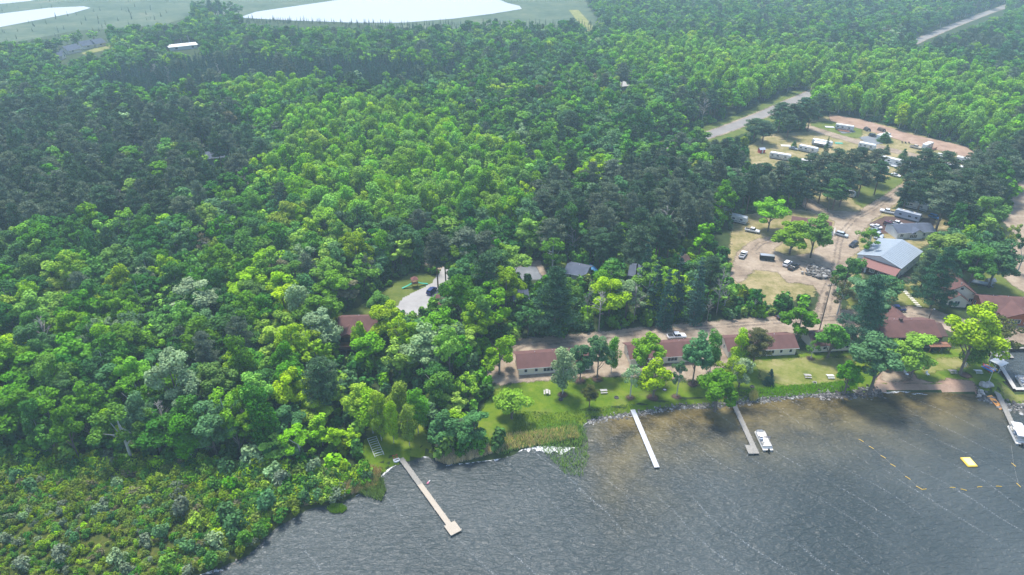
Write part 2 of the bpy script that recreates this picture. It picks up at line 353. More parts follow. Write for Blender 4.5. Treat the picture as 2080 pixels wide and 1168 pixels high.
# far marsh and far lakes
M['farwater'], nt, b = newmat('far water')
b.inputs['Base Color'].default_value = (.30, .30, .31, 1); b.inputs['Roughness'].default_value = .3  # pale base colour stands in for the bright sky reflected at grazing angle
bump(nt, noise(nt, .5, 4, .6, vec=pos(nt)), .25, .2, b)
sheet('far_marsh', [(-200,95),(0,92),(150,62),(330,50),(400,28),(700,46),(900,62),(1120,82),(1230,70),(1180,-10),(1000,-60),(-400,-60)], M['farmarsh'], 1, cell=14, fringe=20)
FL1 = [(485,36),(520,24),(700,-2),(760,-20),(980,-12),(1010,-2),(1030,6),(1055,12),(1060,18),(1000,28),(920,38),(820,46),(720,46),(600,42)]
FL2 = [(-120,72),(0,55),(90,38),(150,26),(184,16),(170,13),(100,16),(0,28),(-120,40)]
FL3 = [(-100,10),(0,8),(60,2),(130,-12),(-100,-30)]
for q, fl in enumerate((FL1, FL2, FL3)):
    w = world(fl); me = bpy.data.meshes.new('far_lake'); me.from_pydata([(x, y, 1.1) for x, y in w], [], [tuple(range(len(w)))]); me.update()
    tag(link_mesh('far_lake', me, None, M['farwater']), kind='structure'); ALLZ.append(w)
sheet('far_clearing', [(165,108),(200,96),(225,90),(230,97),(195,106),(175,112)], M['dry'], 3, cell=4, fringe=3)
# cut line through the far woods
sheet('trail_cut', strip([(1165,20),(1190,50),(1200,72),(1195,90)], 12), M['dry'], 3, cell=4, worldc=True)

# ------------------------------------------------------------------ lake
def make_lake():
    xs = axis(-190, 260, 2.5, -900, 900); ys = axis(40, 176, 2.0, -500, 190)
    me = grid_mesh('lake', xs, ys, lambda X, Y: X * 0)
    X, Y = np.meshgrid(xs, ys); d = dist_poly(X, Y, SH, closed=False)
    px, py = proj(X, Y, X * 0)
    br = np.exp(-(np.maximum(d - 1, 0) / 14.) ** 1.5) * np.clip((px - 1170) / 90, 0, 1) * np.clip((2120 - px) / 200, 0, 1)
    br = np.maximum(br, .35 * np.exp(-(d / 20.) ** 2) * np.clip((px - 1500) / 200, 0, 1) * np.clip((2050 - px) / 150, 0, 1))
    br = np.where(sdist(X, Y, LAND) > 8, 0, br)
    fattr(me, 'shallow', br)
    m, nt, b = newmat('lake water'); p = pos(nt)
    at = N(nt, 'ShaderNodeAttribute', attribute_name='shallow').outputs['Fac']
    def mp(rot, sc, loc=(0, 0, 0)):
        n = N(nt, 'ShaderNodeMapping'); n.vector_type = 'POINT'; n.inputs['Rotation'].default_value = (0, 0, rot); n.inputs['Scale'].default_value = sc; n.inputs['Location'].default_value = loc
        nt.links.new(p, n.inputs[0]); return n.outputs[0]
    w1 = noise(nt, 1, 3, .55, .4, vec=mp(math.radians(-14), (.40, .98, 1)))
    w2 = noise(nt, 1, 3, .6, .3, vec=mp(math.radians(20), (1.3, 2.4, 1)))
    w3 = noise(nt, .035, 3, .5, vec=p)
    hgt = mathn(nt, 'ADD', mathn(nt, 'MULTIPLY', w1, 1.0), mathn(nt, 'MULTIPLY', w2, .33))
    bump(nt, hgt, .9, .7, b); b.inputs['Specular IOR Level'].default_value = .42
    deep = ramp(nt, w3, [(.35, (.032, .043, .044)), (.65, (.055, .067, .067))])
    bed = ramp(nt, noise(nt, .10, 4, .6, vec=p), [(.36, (.03, .021, .004)), (.5, (.105, .075, .018)), (.66, (.19, .145, .05))])
    c = mixc(nt, mathn(nt, 'MULTIPLY', at, .95), deep, bed)
    # wind streaks of foam
    dv = N(nt, 'ShaderNodeVectorMath', operation='ADD'); nt.links.new(p, dv.inputs[0])
    nz = N(nt, 'ShaderNodeTexNoise'); nz.inputs['Scale'].default_value = .03; nt.links.new(p, nz.inputs['Vector'])
    sc = N(nt, 'ShaderNodeVectorMath', operation='SCALE'); nt.links.new(nz.outputs['Color'], sc.inputs[0]); sc.inputs['Scale'].default_value = 10
    nt.links.new(sc.outputs[0], dv.inputs[1])
    mpn = N(nt, 'ShaderNodeMapping'); mpn.inputs['Rotation'].default_value = (0, 0, math.radians(53)); nt.links.new(dv.outputs[0], mpn.inputs[0])
    wv = N(nt, 'ShaderNodeTexWave', wave_type='BANDS', bands_direction='Y', wave_profile='SIN'); wv.inputs['Scale'].default_value = .045; wv.inputs['Distortion'].default_value = 1.5
    wv.inputs['Detail'].default_value = 2; wv.inputs['Detail Scale'].default_value = .6
    nt.links.new(mpn.outputs[0], wv.inputs[0])
    ln = ramp(nt, wv.outputs['Fac'], [(.982, (0, 0, 0)), (1.0, (1, 1, 1))])
    spk = ramp(nt, noise(nt, 3.0, 4, .8, vec=p), [(.53, (0, 0, 0)), (.63, (1, 1, 1))])
    pres = ramp(nt, noise(nt, .05, 2, .5, vec=p), [(.42, (0, 0, 0)), (.6, (1, 1, 1))])
    fo = mathn(nt, 'MULTIPLY', mathn(nt, 'MULTIPLY', ln, spk), pres)
    # small scattered flecks
    fl = ramp(nt, noise(nt, 2.2, 5, .8, vec=mp(math.radians(-14), (.5, 1.3, 1))), [(.70, (0, 0, 0)), (.76, (1, 1, 1))])
    fo = mathn(nt, 'MAXIMUM', mathn(nt, 'MULTIPLY', fo, .5), mathn(nt, 'MULTIPLY', fl, .18))
    c = mixc(nt, fo, c, (.6, .63, .65))
    nt.links.new(c, b.inputs['Base Color']); b.inputs['Roughness'].default_value = .27; b.inputs['IOR'].default_value = 1.33
    tag(link_mesh('lake', me, None, m), kind='structure')
make_lake()
# foam washed along the shore
def foam(pl, w, seed):
    r = random.Random(seed); p = world(pl, 0); mb = MB(); L = []
    q = []
    for a, b in zip(p[:-1], p[1:]):
        n = max(1, int(math.dist(a, b) / .5))
        for k in range(n): t = k / n; q.append((a[0] + (b[0] - a[0]) * t, a[1] + (b[1] - a[1]) * t))
    q.append(p[-1]); wl = 0; up = []; dn = []
    for i, a in enumerate(q):
        t = i / (len(q) - 1); env = min(1, 4 * t, 4 * (1 - t)); wl = .6 * wl + .4 * r.uniform(-.6, .6)
        ww = w * env * r.uniform(.5, 1.2) + .05
        up.append((a[0] + wl * .3, a[1] + wl + ww / 2, .03)); dn.append((a[0] + wl * .3, a[1] + wl - ww / 2, .03))
    n = len(q); mb.add(up + dn, [(i, i + 1, n + i + 1, n + i) for i in range(n - 1)])
    o = mb.build('shore_foam', M['foam']); tag(o, kind='stuff', label='white foam washed up along the water edge')
M['foam'], nt, b = newmat('foam'); nt.links.new(ramp(nt, noise(nt, 1.2, 5, .7, vec=pos(nt)), [(.3, (.42, .44, .45)), (.6, (.8, .8, .8))]), b.inputs['Base Color'])
nt.links.new(mathn(nt, 'MULTIPLY_ADD', noise(nt, 1.6, 5, .75, vec=pos(nt)), 5, -1.85, clamp=True), b.inputs['Alpha'])
foam([(620,1034),(650,1022),(690,1014),(740,998),(765,1000)], 1.6, 1)
foam([(768,975),(785,958),(800,946),(812,940)], .9, 2)
foam([(850,928),(870,926),(890,930)], .8, 3)
foam([(905,946),(930,938),(960,936),(1010,930),(1050,915),(1075,908)], 2.0, 4)
foam([(1040,918),(1065,908),(1100,908),(1140,914),(1175,908)], 3.0, 5)
foam([(1178,866),(1190,856),(1210,852)], 1.4, 6)
foam([(1790,798),(1815,794),(1850,796)], 1.3, 7)
foam([(1850,799),(1870,800),(1885,800)], .4, 8)
foam([(395,1170),(420,1162),(455,1158)], .9, 9)
# ------------------------------------------------------------------ tree prototypes
def leafmat(name, col, trans=.3, spec=.04):
    m = bpy.data.materials.new(name); m.use_nodes = True; nt = m.node_tree; nt.nodes.clear()
    at = N(nt, 'ShaderNodeAttribute', attribute_name='tint').outputs['Fac']
    oi = N(nt, 'ShaderNodeObjectInfo').outputs['Random']
    hs = N(nt, 'ShaderNodeHueSaturation'); hs.inputs['Color'].default_value = (*col, 1)
    nt.links.new(mathn(nt, 'MULTIPLY_ADD', oi, -.03, .521), hs.inputs['Hue'])
    r2 = mathn(nt, 'FRACT', mathn(nt, 'MULTIPLY', oi, 7.31))
    nt.links.new(mathn(nt, 'MULTIPLY_ADD', r2, .22, .9), hs.inputs['Saturation'])
    r3 = mathn(nt, 'FRACT', mathn(nt, 'MULTIPLY', oi, 13.7))
    nt.links.new(mathn(nt, 'MULTIPLY', mathn(nt, 'MULTIPLY_ADD', r3, .5, .75), mathn(nt, 'MULTIPLY_ADD', at, .95, .64)), hs.inputs['Value'])
    d = N(nt, 'ShaderNodeBsdfDiffuse'); t = N(nt, 'ShaderNodeBsdfTranslucent'); nt.links.new(hs.outputs[0], d.inputs[0])
    tc = mixc(nt, 1.0, hs.outputs[0], (1.0, 1.0, .35), 'MULTIPLY'); nt.links.new(tc, t.inputs[0])
    mx = N(nt, 'ShaderNodeMixShader'); mx.inputs[0].default_value = trans
    nt.links.new(d.outputs[0], mx.inputs[1]); nt.links.new(t.outputs[0], mx.inputs[2])
    g = N(nt, 'ShaderNodeBsdfGlossy'); g.inputs['Roughness'].default_value = .6; g.inputs['Color'].default_value = (.9, .95, 1, 1)
    m2 = N(nt, 'ShaderNodeMixShader'); m2.inputs[0].default_value = spec
    nt.links.new(mx.outputs[0], m2.inputs[1]); nt.links.new(g.outputs[0], m2.inputs[2])
    o = N(nt, 'ShaderNodeOutputMaterial'); nt.links.new(m2.outputs[0], o.inputs[0]); return m
PAL = dict(lime=(.235, .375, .010), yellow=(.22, .31, .015), aspen=(.175, .345, .014), mid=(.095, .225, .014), deep=(.045, .135, .018),
           blue=(.085, .185, .060), silver=(.23, .33, .15), olive=(.095, .105, .030), brown=(.16, .15, .07),
           pine=(.055, .105, .045), pinegrey=(.105, .14, .08), spruce=(.035, .09, .058), whitepine=(.045, .12, .055), greyshrub=(.15, .19, .11), marsh=(.15, .21, .016))
LM = {k: leafmat('foliage ' + k, v, (.10 if 'pine' in k or k == 'spruce' else .17), .008) for k, v in PAL.items()}
def leaves(cent, rad, per, size, asp=1.0, up=.5, out=.9, jit=.55, shell=.6, r=None, cut=-1.0):
    """leaf faces on the shells of puffs. cent (n,3) rad (n,3)"""
    r = r or rng
    n = len(cent); ci = np.repeat(np.arange(n), per)
    d = r.normal(size=(len(ci), 3)); d /= np.linalg.norm(d, axis=1)[:, None]
    d[:, 2] = np.where(d[:, 2] < cut, -d[:, 2], d[:, 2])
    rr = shell + (1.08 - shell) * r.random(len(ci)) ** .6
    p = cent[ci] + d * rad[ci] * rr[:, None]
    nm = d * out + np.array([0, 0, up]) + r.normal(size=d.shape) * jit; nm /= np.linalg.norm(nm, axis=1)[:, None]
    a = np.cross(nm, r.normal(size=d.shape)); a /= np.linalg.norm(a, axis=1)[:, None] + 1e-9; b = np.cross(nm, a)
    s = size * (.55 + .8 * r.random(len(ci)))[:, None] * .5
    a *= s * asp; b *= s / max(asp, .4) ** .3 * (1 if asp == 1 else .5)
    V = np.stack([p - a - b * .6, p + a * .7 - b, p + a + b * .7, p - a * .6 + b], 1).reshape(-1, 3)
    pt = r.random(n)
    tint = np.clip(.4 * pt[ci] + .6 * r.random(len(ci)) ** 1.3, 0, 1)
    return V, tint
def leaf_mesh(name, VT):
    V = np.concatenate([v for v, t in VT]); T = np.concatenate([t for v, t in VT]); nq = len(T)
    me = bpy.data.meshes.new(name); me.vertices.add(nq * 4); me.vertices.foreach_set('co', V.astype(np.float32).ravel())
    me.loops.add(nq * 4); me.loops.foreach_set('vertex_index', np.arange(nq * 4, dtype=np.int32))
    me.polygons.add(nq); me.polygons.foreach_set('loop_start', np.arange(0, nq * 4, 4, dtype=np.int32)); me.polygons.foreach_set('loop_total', np.full(nq, 4, np.int32))
    me.update(calc_edges=True)
    a = me.attributes.new('tint', 'FLOAT', 'FACE'); a.data.foreach_set('value', T.astype(np.float32)); return me
def broad(seed, h=15, R=4.2, zb=.28, nl=30, per=80, leaf=.5, top=.5, sp=1.0):
    r = np.random.default_rng(seed); cz = h * (zb + (1 - zb) * .52); hz = h * (1 - zb) * .5
    # a few big boughs, each carrying puffs
    nb = 5 + seed % 3; c = []; rd = []; th0 = r.random() * 6
    boughs = [(np.array([0, 0, cz + hz * .35]), .75)]
    for k in range(nb):
        t = th0 + 2 * PI * k / nb + r.normal() * .3; q = R * r.uniform(.42, .66); z = cz + hz * r.uniform(-.65, .35)
        boughs.append((np.array([math.cos(t) * q, math.sin(t) * q, z]), r.uniform(.5, .72)))
    limbs = []
    for bc, bs in boughs:
        limbs.append(bc)
        m = max(3, int(nl / (nb + 1)))
        for j in range(m):
            d = r.normal(size=3); d /= np.linalg.norm(d); d[2] = d[2] if r.random() < .25 else abs(d[2])
            q = bc + d * np.array([R * .55, R * .55, hz * .5]) * bs * r.uniform(.6, 1.15)
            c.append(q); s = R * r.uniform(.19, .33) * sp; rd.append((s, s, s * .8))
    c = np.array(c); rd = np.array(rd); c[:, 2] = np.clip(c[:, 2], h * zb, h * .97)
    lv = leaves(c, rd, per, leaf, up=.55, r=r)
    mb = MB(); mb.tube([(0, 0, -.4), (.1, 0, h * zb), (0, .1, h * .6), (0, 0, h * .85)], [.28, .2, .13, .04], 7)
    for k, l in enumerate(limbs):
        z0 = h * (zb * .8 + .05 * k); mb.tube([(0, 0, z0), tuple(l * .5 + np.array([0, 0, z0]) * .5 + np.array([0, 0, -.3])), tuple(l)], [.13, .09, .03], 5)
    return [lv], mb
def aspen(seed, h=15, R=2.5, per=90, leaf=.42, nl=22):
    r = np.random.default_rng(seed); c = []; rd = []
    for k in range(nl):
        z = h * (.24 + .74 * (k + r.random()) / nl); f = (z / h - .24) / .76; q = R * (math.sin(PI * (.15 + .72 * f)) ** .7) * r.uniform(.25, .75); t = r.random() * 6.28
        c.append((math.cos(t) * q, math.sin(t) * q, z)); s = R * r.uniform(.28, .42); rd.append((s, s, s * 1.3))
    c.append((0, 0, h * .93)); rd.append((R * .35, R * .35, R * .5))
    lv = leaves(np.array(c), np.array(rd), per, leaf, up=.35, r=r)
    mb = MB(); mb.tube([(0, 0, -.4), (.15, .05, h * .5), (0, 0, h * .92)], [.17, .11, .03], 6)
    for k in range(6):
        q = c[k * 2]; mb.tube([(.1, 0, q[2] - 1.6), q], [.06, .02], 4)
    return [lv], mb
def pine(seed, h=17, R=3.0, per=70, leaf=.55, zb=.45, layered=False):
    r = np.random.default_rng(seed); c = []; rd = []; tips = []
    lv = 9 if layered else 7
    for k in range(lv):
        f = k / (lv - 1); z = h * (zb + (1 - zb) * .93 * f)
        if layered: Rk = R * (1.05 - .85 * f ** 1.2)
        else: Rk = R * (.62 + .55 * math.sin(PI * (.15 + .7 * f)) - .55 * f ** 3)
        nb = max(3, int((6 if layered else 7) * (1.1 - .5 * f))); t0 = r.random() * 6
        for j in range(nb):
            t = t0 + 2 * PI * j / nb + r.normal() * .25; L = Rk * r.uniform(.65, 1.1)
            for q in ((.5, .95) if layered else (.45, .85)):
                zz = z + L * (.18 if layered else .1) * q + r.normal() * .25
                c.append((math.cos(t) * L * q, math.sin(t) * L * q, zz)); s = R * r.uniform(.17, .27)
                rd.append((s * 1.25, s * 1.25, s * (.38 if layered else .62)))
            tips.append((math.cos(t) * L, math.sin(t) * L, z + L * .2))
    c.append((0, 0, h * .97)); rd.append((.6, .6, .7))
    a = leaves(np.array(c), np.array(rd), per // 2, leaf, asp=1.7, up=.35, out=.4, jit=.9, shell=.2, r=r)
    mb = MB(); mb.tube([(0, 0, -.4), (0, .05, h * .5), (0, 0, h * .97)], [.25, .17, .04], 7)
    for q in tips[::2]: mb.tube([(0, 0, q[2] - .6), q], [.06, .02], 4)
    return [a], mb
def spruce(seed, h=14, R=2.0, per=26, leaf=.42, zb=.08):
    r = np.random.default_rng(seed); c = []; rd = []; lv = 15
    for k in range(lv):
        f = k / (lv - 1); z = h * (zb + (1 - zb) * f); Rk = R * (1 - f) ** .9 + .12; nb = max(3, int(8 * (1 - f) + 3))
        for j in range(nb):
            t = r.random() * 6.28; L = Rk * r.uniform(.6, 1.0); c.append((math.cos(t) * L * .7, math.sin(t) * L * .7, z - L * .22))
            s = .28 + Rk * .26; rd.append((s, s, s * .5))
    a = leaves(np.array(c), np.array(rd), per, leaf, asp=1.5, up=.5, out=.5, jit=.6, shell=.2, r=r)
    mb = MB(); mb.tube([(0, 0, -.4), (0, 0, h * .96)], [.18, .03], 6)
    return [a], mb
def dead(seed, h=12, n=22, spread=4):
    r = random.Random(seed); mb = MB(); top = (r.uniform(-.8, .8), r.uniform(-.8, .8), h)
    mb.tube([(0, 0, -.3), (r.uniform(-.3, .3), 0, h * .5), top], [.17, .12, .03], 6)
    for k in range(n):
        z = h * r.uniform(.35, .95); t = r.random() * 6.28; L = spread * r.uniform(.5, 1.1) * (1.25 - z / h); a = (math.cos(t) * L * .5, math.sin(t) * L * .5, z + L * .35); e = (math.cos(t + .2) * L, math.sin(t + .2) * L, z + L * r.uniform(.3, .9))
        mb.tube([(0, 0, z - .2), a, e], [.09, .06, .02], 4)
        for q in range(2):
            t2 = t + r.uniform(-.9, .9); l2 = L * .5; mb.tube([a, (a[0] + math.cos(t2) * l2, a[1] + math.sin(t2) * l2, a[2] + l2 * r.uniform(.2, .8))], [.05, .015], 4)
    return [], mb
def bush(seed, h=2.4, R=1.5, per=60, leaf=.32, nl=9):
    r = np.random.default_rng(seed); c = []; rd = []
    for k in range(nl):
        t = r.random() * 6.28; q = R * r.uniform(0, .75); s = R * r.uniform(.28, .48)
        c.append((math.cos(t) * q, math.sin(t) * q, h * r.uniform(.25, .85) * (1.1 - .5 * q / R))); rd.append((s, s, s * 1.1))
    mb = MB()
    for k in range(4): mb.tube([(0, 0, -.2), tuple(c[k])], [.05, .015], 4)
    return [leaves(np.array(c), np.array(rd), per, leaf, up=.45, r=r)], mb
PAL = PAL
SHAPES = {}
def shape(k):
    """(crown leaf data, trunk mesh builder) for a shape key, built once"""
    if k in SHAPES: return SHAPES[k]
    n, lod, s = k
    q = {'n': (220, .34), 'f': (75, .6)}[lod]
    if n == 'broad': d = broad(100 + s, 15 + (s % 3), 4.3 + .3 * (s % 2), .12 + .04 * (s % 3), 40 if lod == 'n' else 26, q[0], q[1])
    elif n == 'round': d = broad(200 + s, 10, 3.2, .08, 28, q[0], q[1] * .9, sp=1.15)
    elif n == 'sparse': d = broad(300 + s, 15, 4.4, .3, 22, int(q[0] * .6), q[1] * .9, sp=.8)
    elif n == 'aspen': d = aspen(400 + s, 14 + s % 3, 3.6, int(q[0] * 1.1), q[1] * .92)
    elif n == 'pine': d = pine(500 + s, 17, 3.3, q[0] // 1, q[1] * .95)
    elif n == 'whitepine': d = pine(600 + s, 19, 4.8, int(q[0] * 1.5), q[1] * .95, .14, True)
    elif n == 'spruce': d = spruce(700 + s, 14, 2.6, 30 if lod == 'n' else 9, q[1] * .95)
    elif n == 'dead': d = dead(800 + s, 12 + s % 3)
    elif n == 'bush': d = bush(900 + s, per=90 if lod == 'n' else 30, leaf=.26 if lod == 'n' else .45)
    elif n == 'lowbush': d = bush(950 + s, 1.1, 1.1, per=55, leaf=.18, nl=7)
    SHAPES[k] = d; return d
BARK = {'aspen': 'bark_white', 'pine': 'bark_red', 'dead': 'deadwood', 'sparse': 'bark_white'}
CM = {}
def crown_mesh(k, col):
    if (k, col) in CM: return CM[(k, col)]
    me = leaf_mesh('crown', shape(k)[0]); me.materials.append(LM[col]); CM[(k, col)] = me; return me
TM = {}
def trunk_mesh(k):
    if k in TM: return TM[k]
    me = shape(k)[1].mesh('trunk'); me.materials.append(M[BARK.get(k[0], 'bark')]); TM[k] = me; return me
KIND = {'broad': 'broadleaf_tree', 'round': 'broadleaf_tree', 'sparse': 'broadleaf_tree', 'aspen': 'aspen_tree', 'pine': 'pine_tree', 'whitepine': 'white_pine', 'spruce': 'spruce_tree', 'dead': 'dead_tree', 'bush': 'shrub', 'lowbush': 'shrub'}
CATG = {'broad': 'tree', 'round': 'tree', 'sparse': 'tree', 'aspen': 'aspen', 'pine': 'pine tree', 'whitepine': 'pine tree', 'spruce': 'spruce', 'dead': 'dead tree', 'bush': 'shrub', 'lowbush': 'shrub'}
def put_tree(kind, col, x, y, z, sx, sz, rot, label, group=None, s=0):
    k = (kind, 'n', s)
    e = empty(KIND[kind], (x, y, z), rot, label, CATG[kind], group); e.scale = (sx, sx, sz)
    if kind == 'dead': link_mesh('trunk', trunk_mesh(k), e); return e
    link_mesh('stems' if kind in ('bush', 'lowbush') else 'trunk', trunk_mesh(k), e); link_mesh('foliage' if kind in ('bush', 'lowbush') else 'crown', crown_mesh(k, col), e)
    return e
SIZE = {'broad': (16, 4.6), 'round': (10, 3.4), 'sparse': (15, 4.6), 'aspen': (15, 3.6), 'pine': (17.5, 3.4), 'whitepine': (19.5, 4.8), 'spruce': (14, 2.2), 'dead': (13, 4.0), 'bush': (2.5, 1.6), 'lowbush': (1.1, 1.2)}
def T(bx, by, ty, w, kind, col, label, s=0, group=None):
    """tree measured in the photo: base point, height of its top, crown width"""
    p = P(bx, by); lo, hi = .2, 40
    for _ in range(30):
        m = (lo + hi) / 2
        if proj(p.x, p.y, 1 + m)[1] > ty: lo = m
        else: hi = m
    h0, r0 = SIZE[kind]; wm = (1.0 if 'pine' in kind else 1.16) * w / ppm(bx, by)
    return put_tree(kind, col, p.x, p.y, .95, wm / 2 / r0, m / h0, random.random() * 6, label, group, s)
HAND = []
for a in [
 (1143,800,706,48,'aspen','silver','pale silvery young tree in front of the leftmost cream cabin',0),
 (1178,772,692,44,'broad','blue','blue-green tree against the right end of the leftmost cream cabin',1),
 (1213,768,688,48,'broad','blue','dark blue-green tree right of the leftmost cabin, between two others',2),
 (1241,757,690,30,'aspen','mid','slim tree at the gap between the two leftmost cream cabins',1),
 (1197,826,782,32,'pine','olive','small dark olive pine standing alone on the bright lawn left of the white dock',0),
 (1280,806,732,42,'sparse','silver','thin pale green young tree on the lawn above the white dock',1),
 (1326,806,726,58,'round','lime','rounded bright lime tree in a mulch ring on the lawn above the white dock',1),
 (1310,762,662,58,'broad','aspen','tall bright tree hiding the left part of the second cream cabin',3),
 (1374,804,730,36,'sparse','blue','thin pale tree on the lawn below the right end of the second cabin',2),
 (1407,778,667,58,'broad','blue','large grey-green tree at the right end of the second cream cabin',4),
 (1441,758,682,38,'aspen','mid','slim green tree just left of the third cream cabin',2),
 (1452,832,750,72,'round','mid','leafy green tree leaning over the rocky shore left of the weathered dock',2),
 (1478,800,722,60,'sparse','lime','yellow-green tree above the shore end of the weathered dock',0),
 (1500,786,724,44,'round','silver','pale blue-green crown right behind the shore end of the weathered dock',3),
 (1497,748,668,38,'aspen','lime','bright tree in front of the left half of the third cream cabin',0),
 (1527,752,668,58,'pine','olive','grey-olive pine in front of the middle of the third cream cabin',1),
 (1561,781,750,20,'spruce','spruce','small conical spruce alone on the dry lawn',1),
 (1617,692,614,62,'broad','mid','green tree beside the lane between the third cabin and the small fourth cabin',0),
 (1682,726,652,60,'round','mid','light green tree in front of the small fourth cream cabin',1),
 (1647,728,690,26,'sparse','mid','slender tree at the left corner of the small fourth cream cabin',3),
 (1745,702,556,88,'whitepine','whitepine','tall dark layered pine between the small cabin and the dark brown lodge',0),
 (1700,640,560,50,'sparse','olive','thin greyish tree beside the track above the tall dark pine',1),
 (1765,798,686,104,'broad','blue','large spreading blue-green tree at the water beside the sandy beach',2),
 (1716,796,728,50,'round','mid','low green tree touching the left side of the big spreading shore tree',3),
 (1850,766,666,88,'broad','lime','rounded vivid green tree on the grass in front of the dark brown lodge',0),
 (1806,738,690,52,'round','deep','dense dark green small tree at the left front of the dark brown lodge',0),
 (1950,760,604,92,'broad','lime','tall bright yellow-green tree right of the dark brown lodge',1),
 (1960,745,660,60,'aspen','mid','green tree clinging to the foot of the tall bright tree by the lodge',1),
 (2010,735,642,84,'sparse','olive','dark thin-crowned tree leaning beside the harbour corner',0),
 (1560,470,396,58,'broad','aspen','bright green tree with bare lower trunk at the edge of the sandy turning loop',1),
 (1604,516,440,72,'broad','aspen','broad green tree on the grass island of the turning loop',3),
 (1646,524,428,62,'broad','mid','green tree at the right of the grass island by the brown-roofed hall',4),
 (1712,592,512,52,'round','mid','light green tree at the right edge of the grey track by the small shed',0),
 (1757,524,462,50,'sparse','mid','tree with green crown and bare limbs over the left of the pale metal roof',2),
 (1750,635,566,90,'broad','blue','blue-green tree on the slope left of the stepping stones',3),
 (1786,612,556,62,'broad','blue','rounded tree below the small deck of the metal-roofed barn',1),
 (1889,626,498,74,'whitepine','whitepine','big dark layered pine left of the cream gabled hall',1),
 (1868,590,505,60,'whitepine','pine','dark pine close to the right corner of the metal-roofed barn',0),
 (1898,554,476,84,'broad','yellow','yellow-green tree right of the metal-roofed barn',2),
 (1952,572,480,70,'broad','blue','pale blue-green tree in the grove behind the cream gabled hall',0),
 (1962,595,502,66,'broad','mid','mid green tree nearest behind the cream gabled hall',2),
 (2008,584,478,76,'broad','blue','dark-bottomed tree shading the parked boat behind the orange lodge',4),
 (2043,512,450,32,'sparse','yellow','thin yellowish tree beside the far right dirt road',1),
 (2065,556,454,42,'sparse','deep','tall narrow tree with bare trunk on the far right dirt road',2),
 (1125,684,538,92,'whitepine','whitepine','tall blue-green layered pine above the lane behind the leftmost cabin',1),
 (1303,622,488,32,'spruce','spruce','tallest blue spruce in the clump beside the blue-grey house',0),
 (1325,650,524,36,'spruce','spruce','blue spruce second in the clump beside the blue-grey house',1),
 (1347,665,548,34,'spruce','spruce','blue spruce at the front of the clump of spruces',0),
 (1368,648,506,34,'spruce','spruce','blue spruce at the right of the clump, left of the dark shed',1),
 (1408,650,524,42,'spruce','spruce','broad blue spruce in front of the dark shed in the woods',0),
 (1290,585,455,60,'pine','pine','dark pine just behind the blue-grey house in the woods',2),
 (890,584,468,46,'pine','pinegrey','left pine of the two with bare trunks over the concrete driveway',0),
 (906,580,475,42,'pine','pinegrey','right pine of the two with bare trunks over the concrete driveway',2),
 (950,575,462,72,'pine','pinegrey','wide grey-green pine in the middle of the cluster above the driveway',1),
 (990,572,468,58,'pine','pinegrey','grey-green pine at the right of the cluster above the driveway',0),
 (1020,575,500,40,'pine','pinegrey','smaller grey pine leaning over the grey gravel pad',2),
 (940,600,536,60,'broad','mid','rounded green tree right of the concrete driveway',1),
 (1028,640,548,66,'broad','lime','bright rounded tree hiding the small slate-roofed house',2),
 (1216,672,588,66,'dead','silver','bare grey dead tree at the wood edge above the leftmost cabins',0),
 (1192,660,565,30,'dead','silver','thin leaning bare tree left of the big dead tree',1),
 (1455,640,548,44,'dead','silver','bare white branches standing among green trees below the parked pickup',2),
 (1435,655,600,30,'dead','silver','small bare snag at the wood edge over the lane',0),
 (350,835,728,40,'dead','silver','bare white birch limbs showing through the pale crown on the left',1),
 (380,1000+-130,722,92,'broad','silver','pale silvery tree around bare white limbs on the left',2),
 (865,770,655,90,'broad','silver','pale silvery-flowering tree in front of the concrete driveway',4),
 (662,712,612,72,'broad','silver','pale silvery tree against the left side of the house with the deck',0),
 (735,726,646,36,'round','lime','bright round tree in front of the deck of the red-roofed house',1),
 (753,745,672,62,'round','aspen','bright green tree below the right end of the house with the deck',2),
 (798,705,596,74,'broad','lime','yellow-green tree between the house with the deck and the driveway',0),
 (1015,760,674,56,'round','lime','lime tree at the left end of the sandy lane',0),
 (1235,650,556,70,'broad','lime','yellow-green tree above the big dead tree',1),
 (1270,650,575,62,'broad','silver','pale grey-green tree right of the big dead tree',2),
 (775,895,806,42,'aspen','lime','thin yellow-green tree left of the clearing by the long dock',2),
 (800,900,815,30,'aspen','lime','slender birch standing in the grassy clearing by the long dock',0),
 (832,905,825,34,'aspen','yellow','slender birch at the right of the grassy clearing by the long dock',1),
 (758,880,800,52,'aspen','lime','thin lime tree at the left side of the clearing by the long dock',1),
 (850,880,800,44,'aspen','mid','slim green tree at the right side of the clearing by the long dock',2),
 (815,860,775,44,'aspen','yellow','yellow-green tree at the back of the clearing by the long dock',0),
 (770,645,590,40,'round','mid','small green tree on the grass behind the house with the deck',2),
 (1040,850,785,66,'round','lime','lime-green tree at the left edge of the lakeside lawn',3),
 (965,905,830,64,'broad','blue','grey-green tree above the tan reeds',0),
 (905,905,835,60,'round','blue','pale grey-green crown beside the birches of the dock clearing',1),
]:
    T(*a[:7], s=a[7]); HAND.append(a)
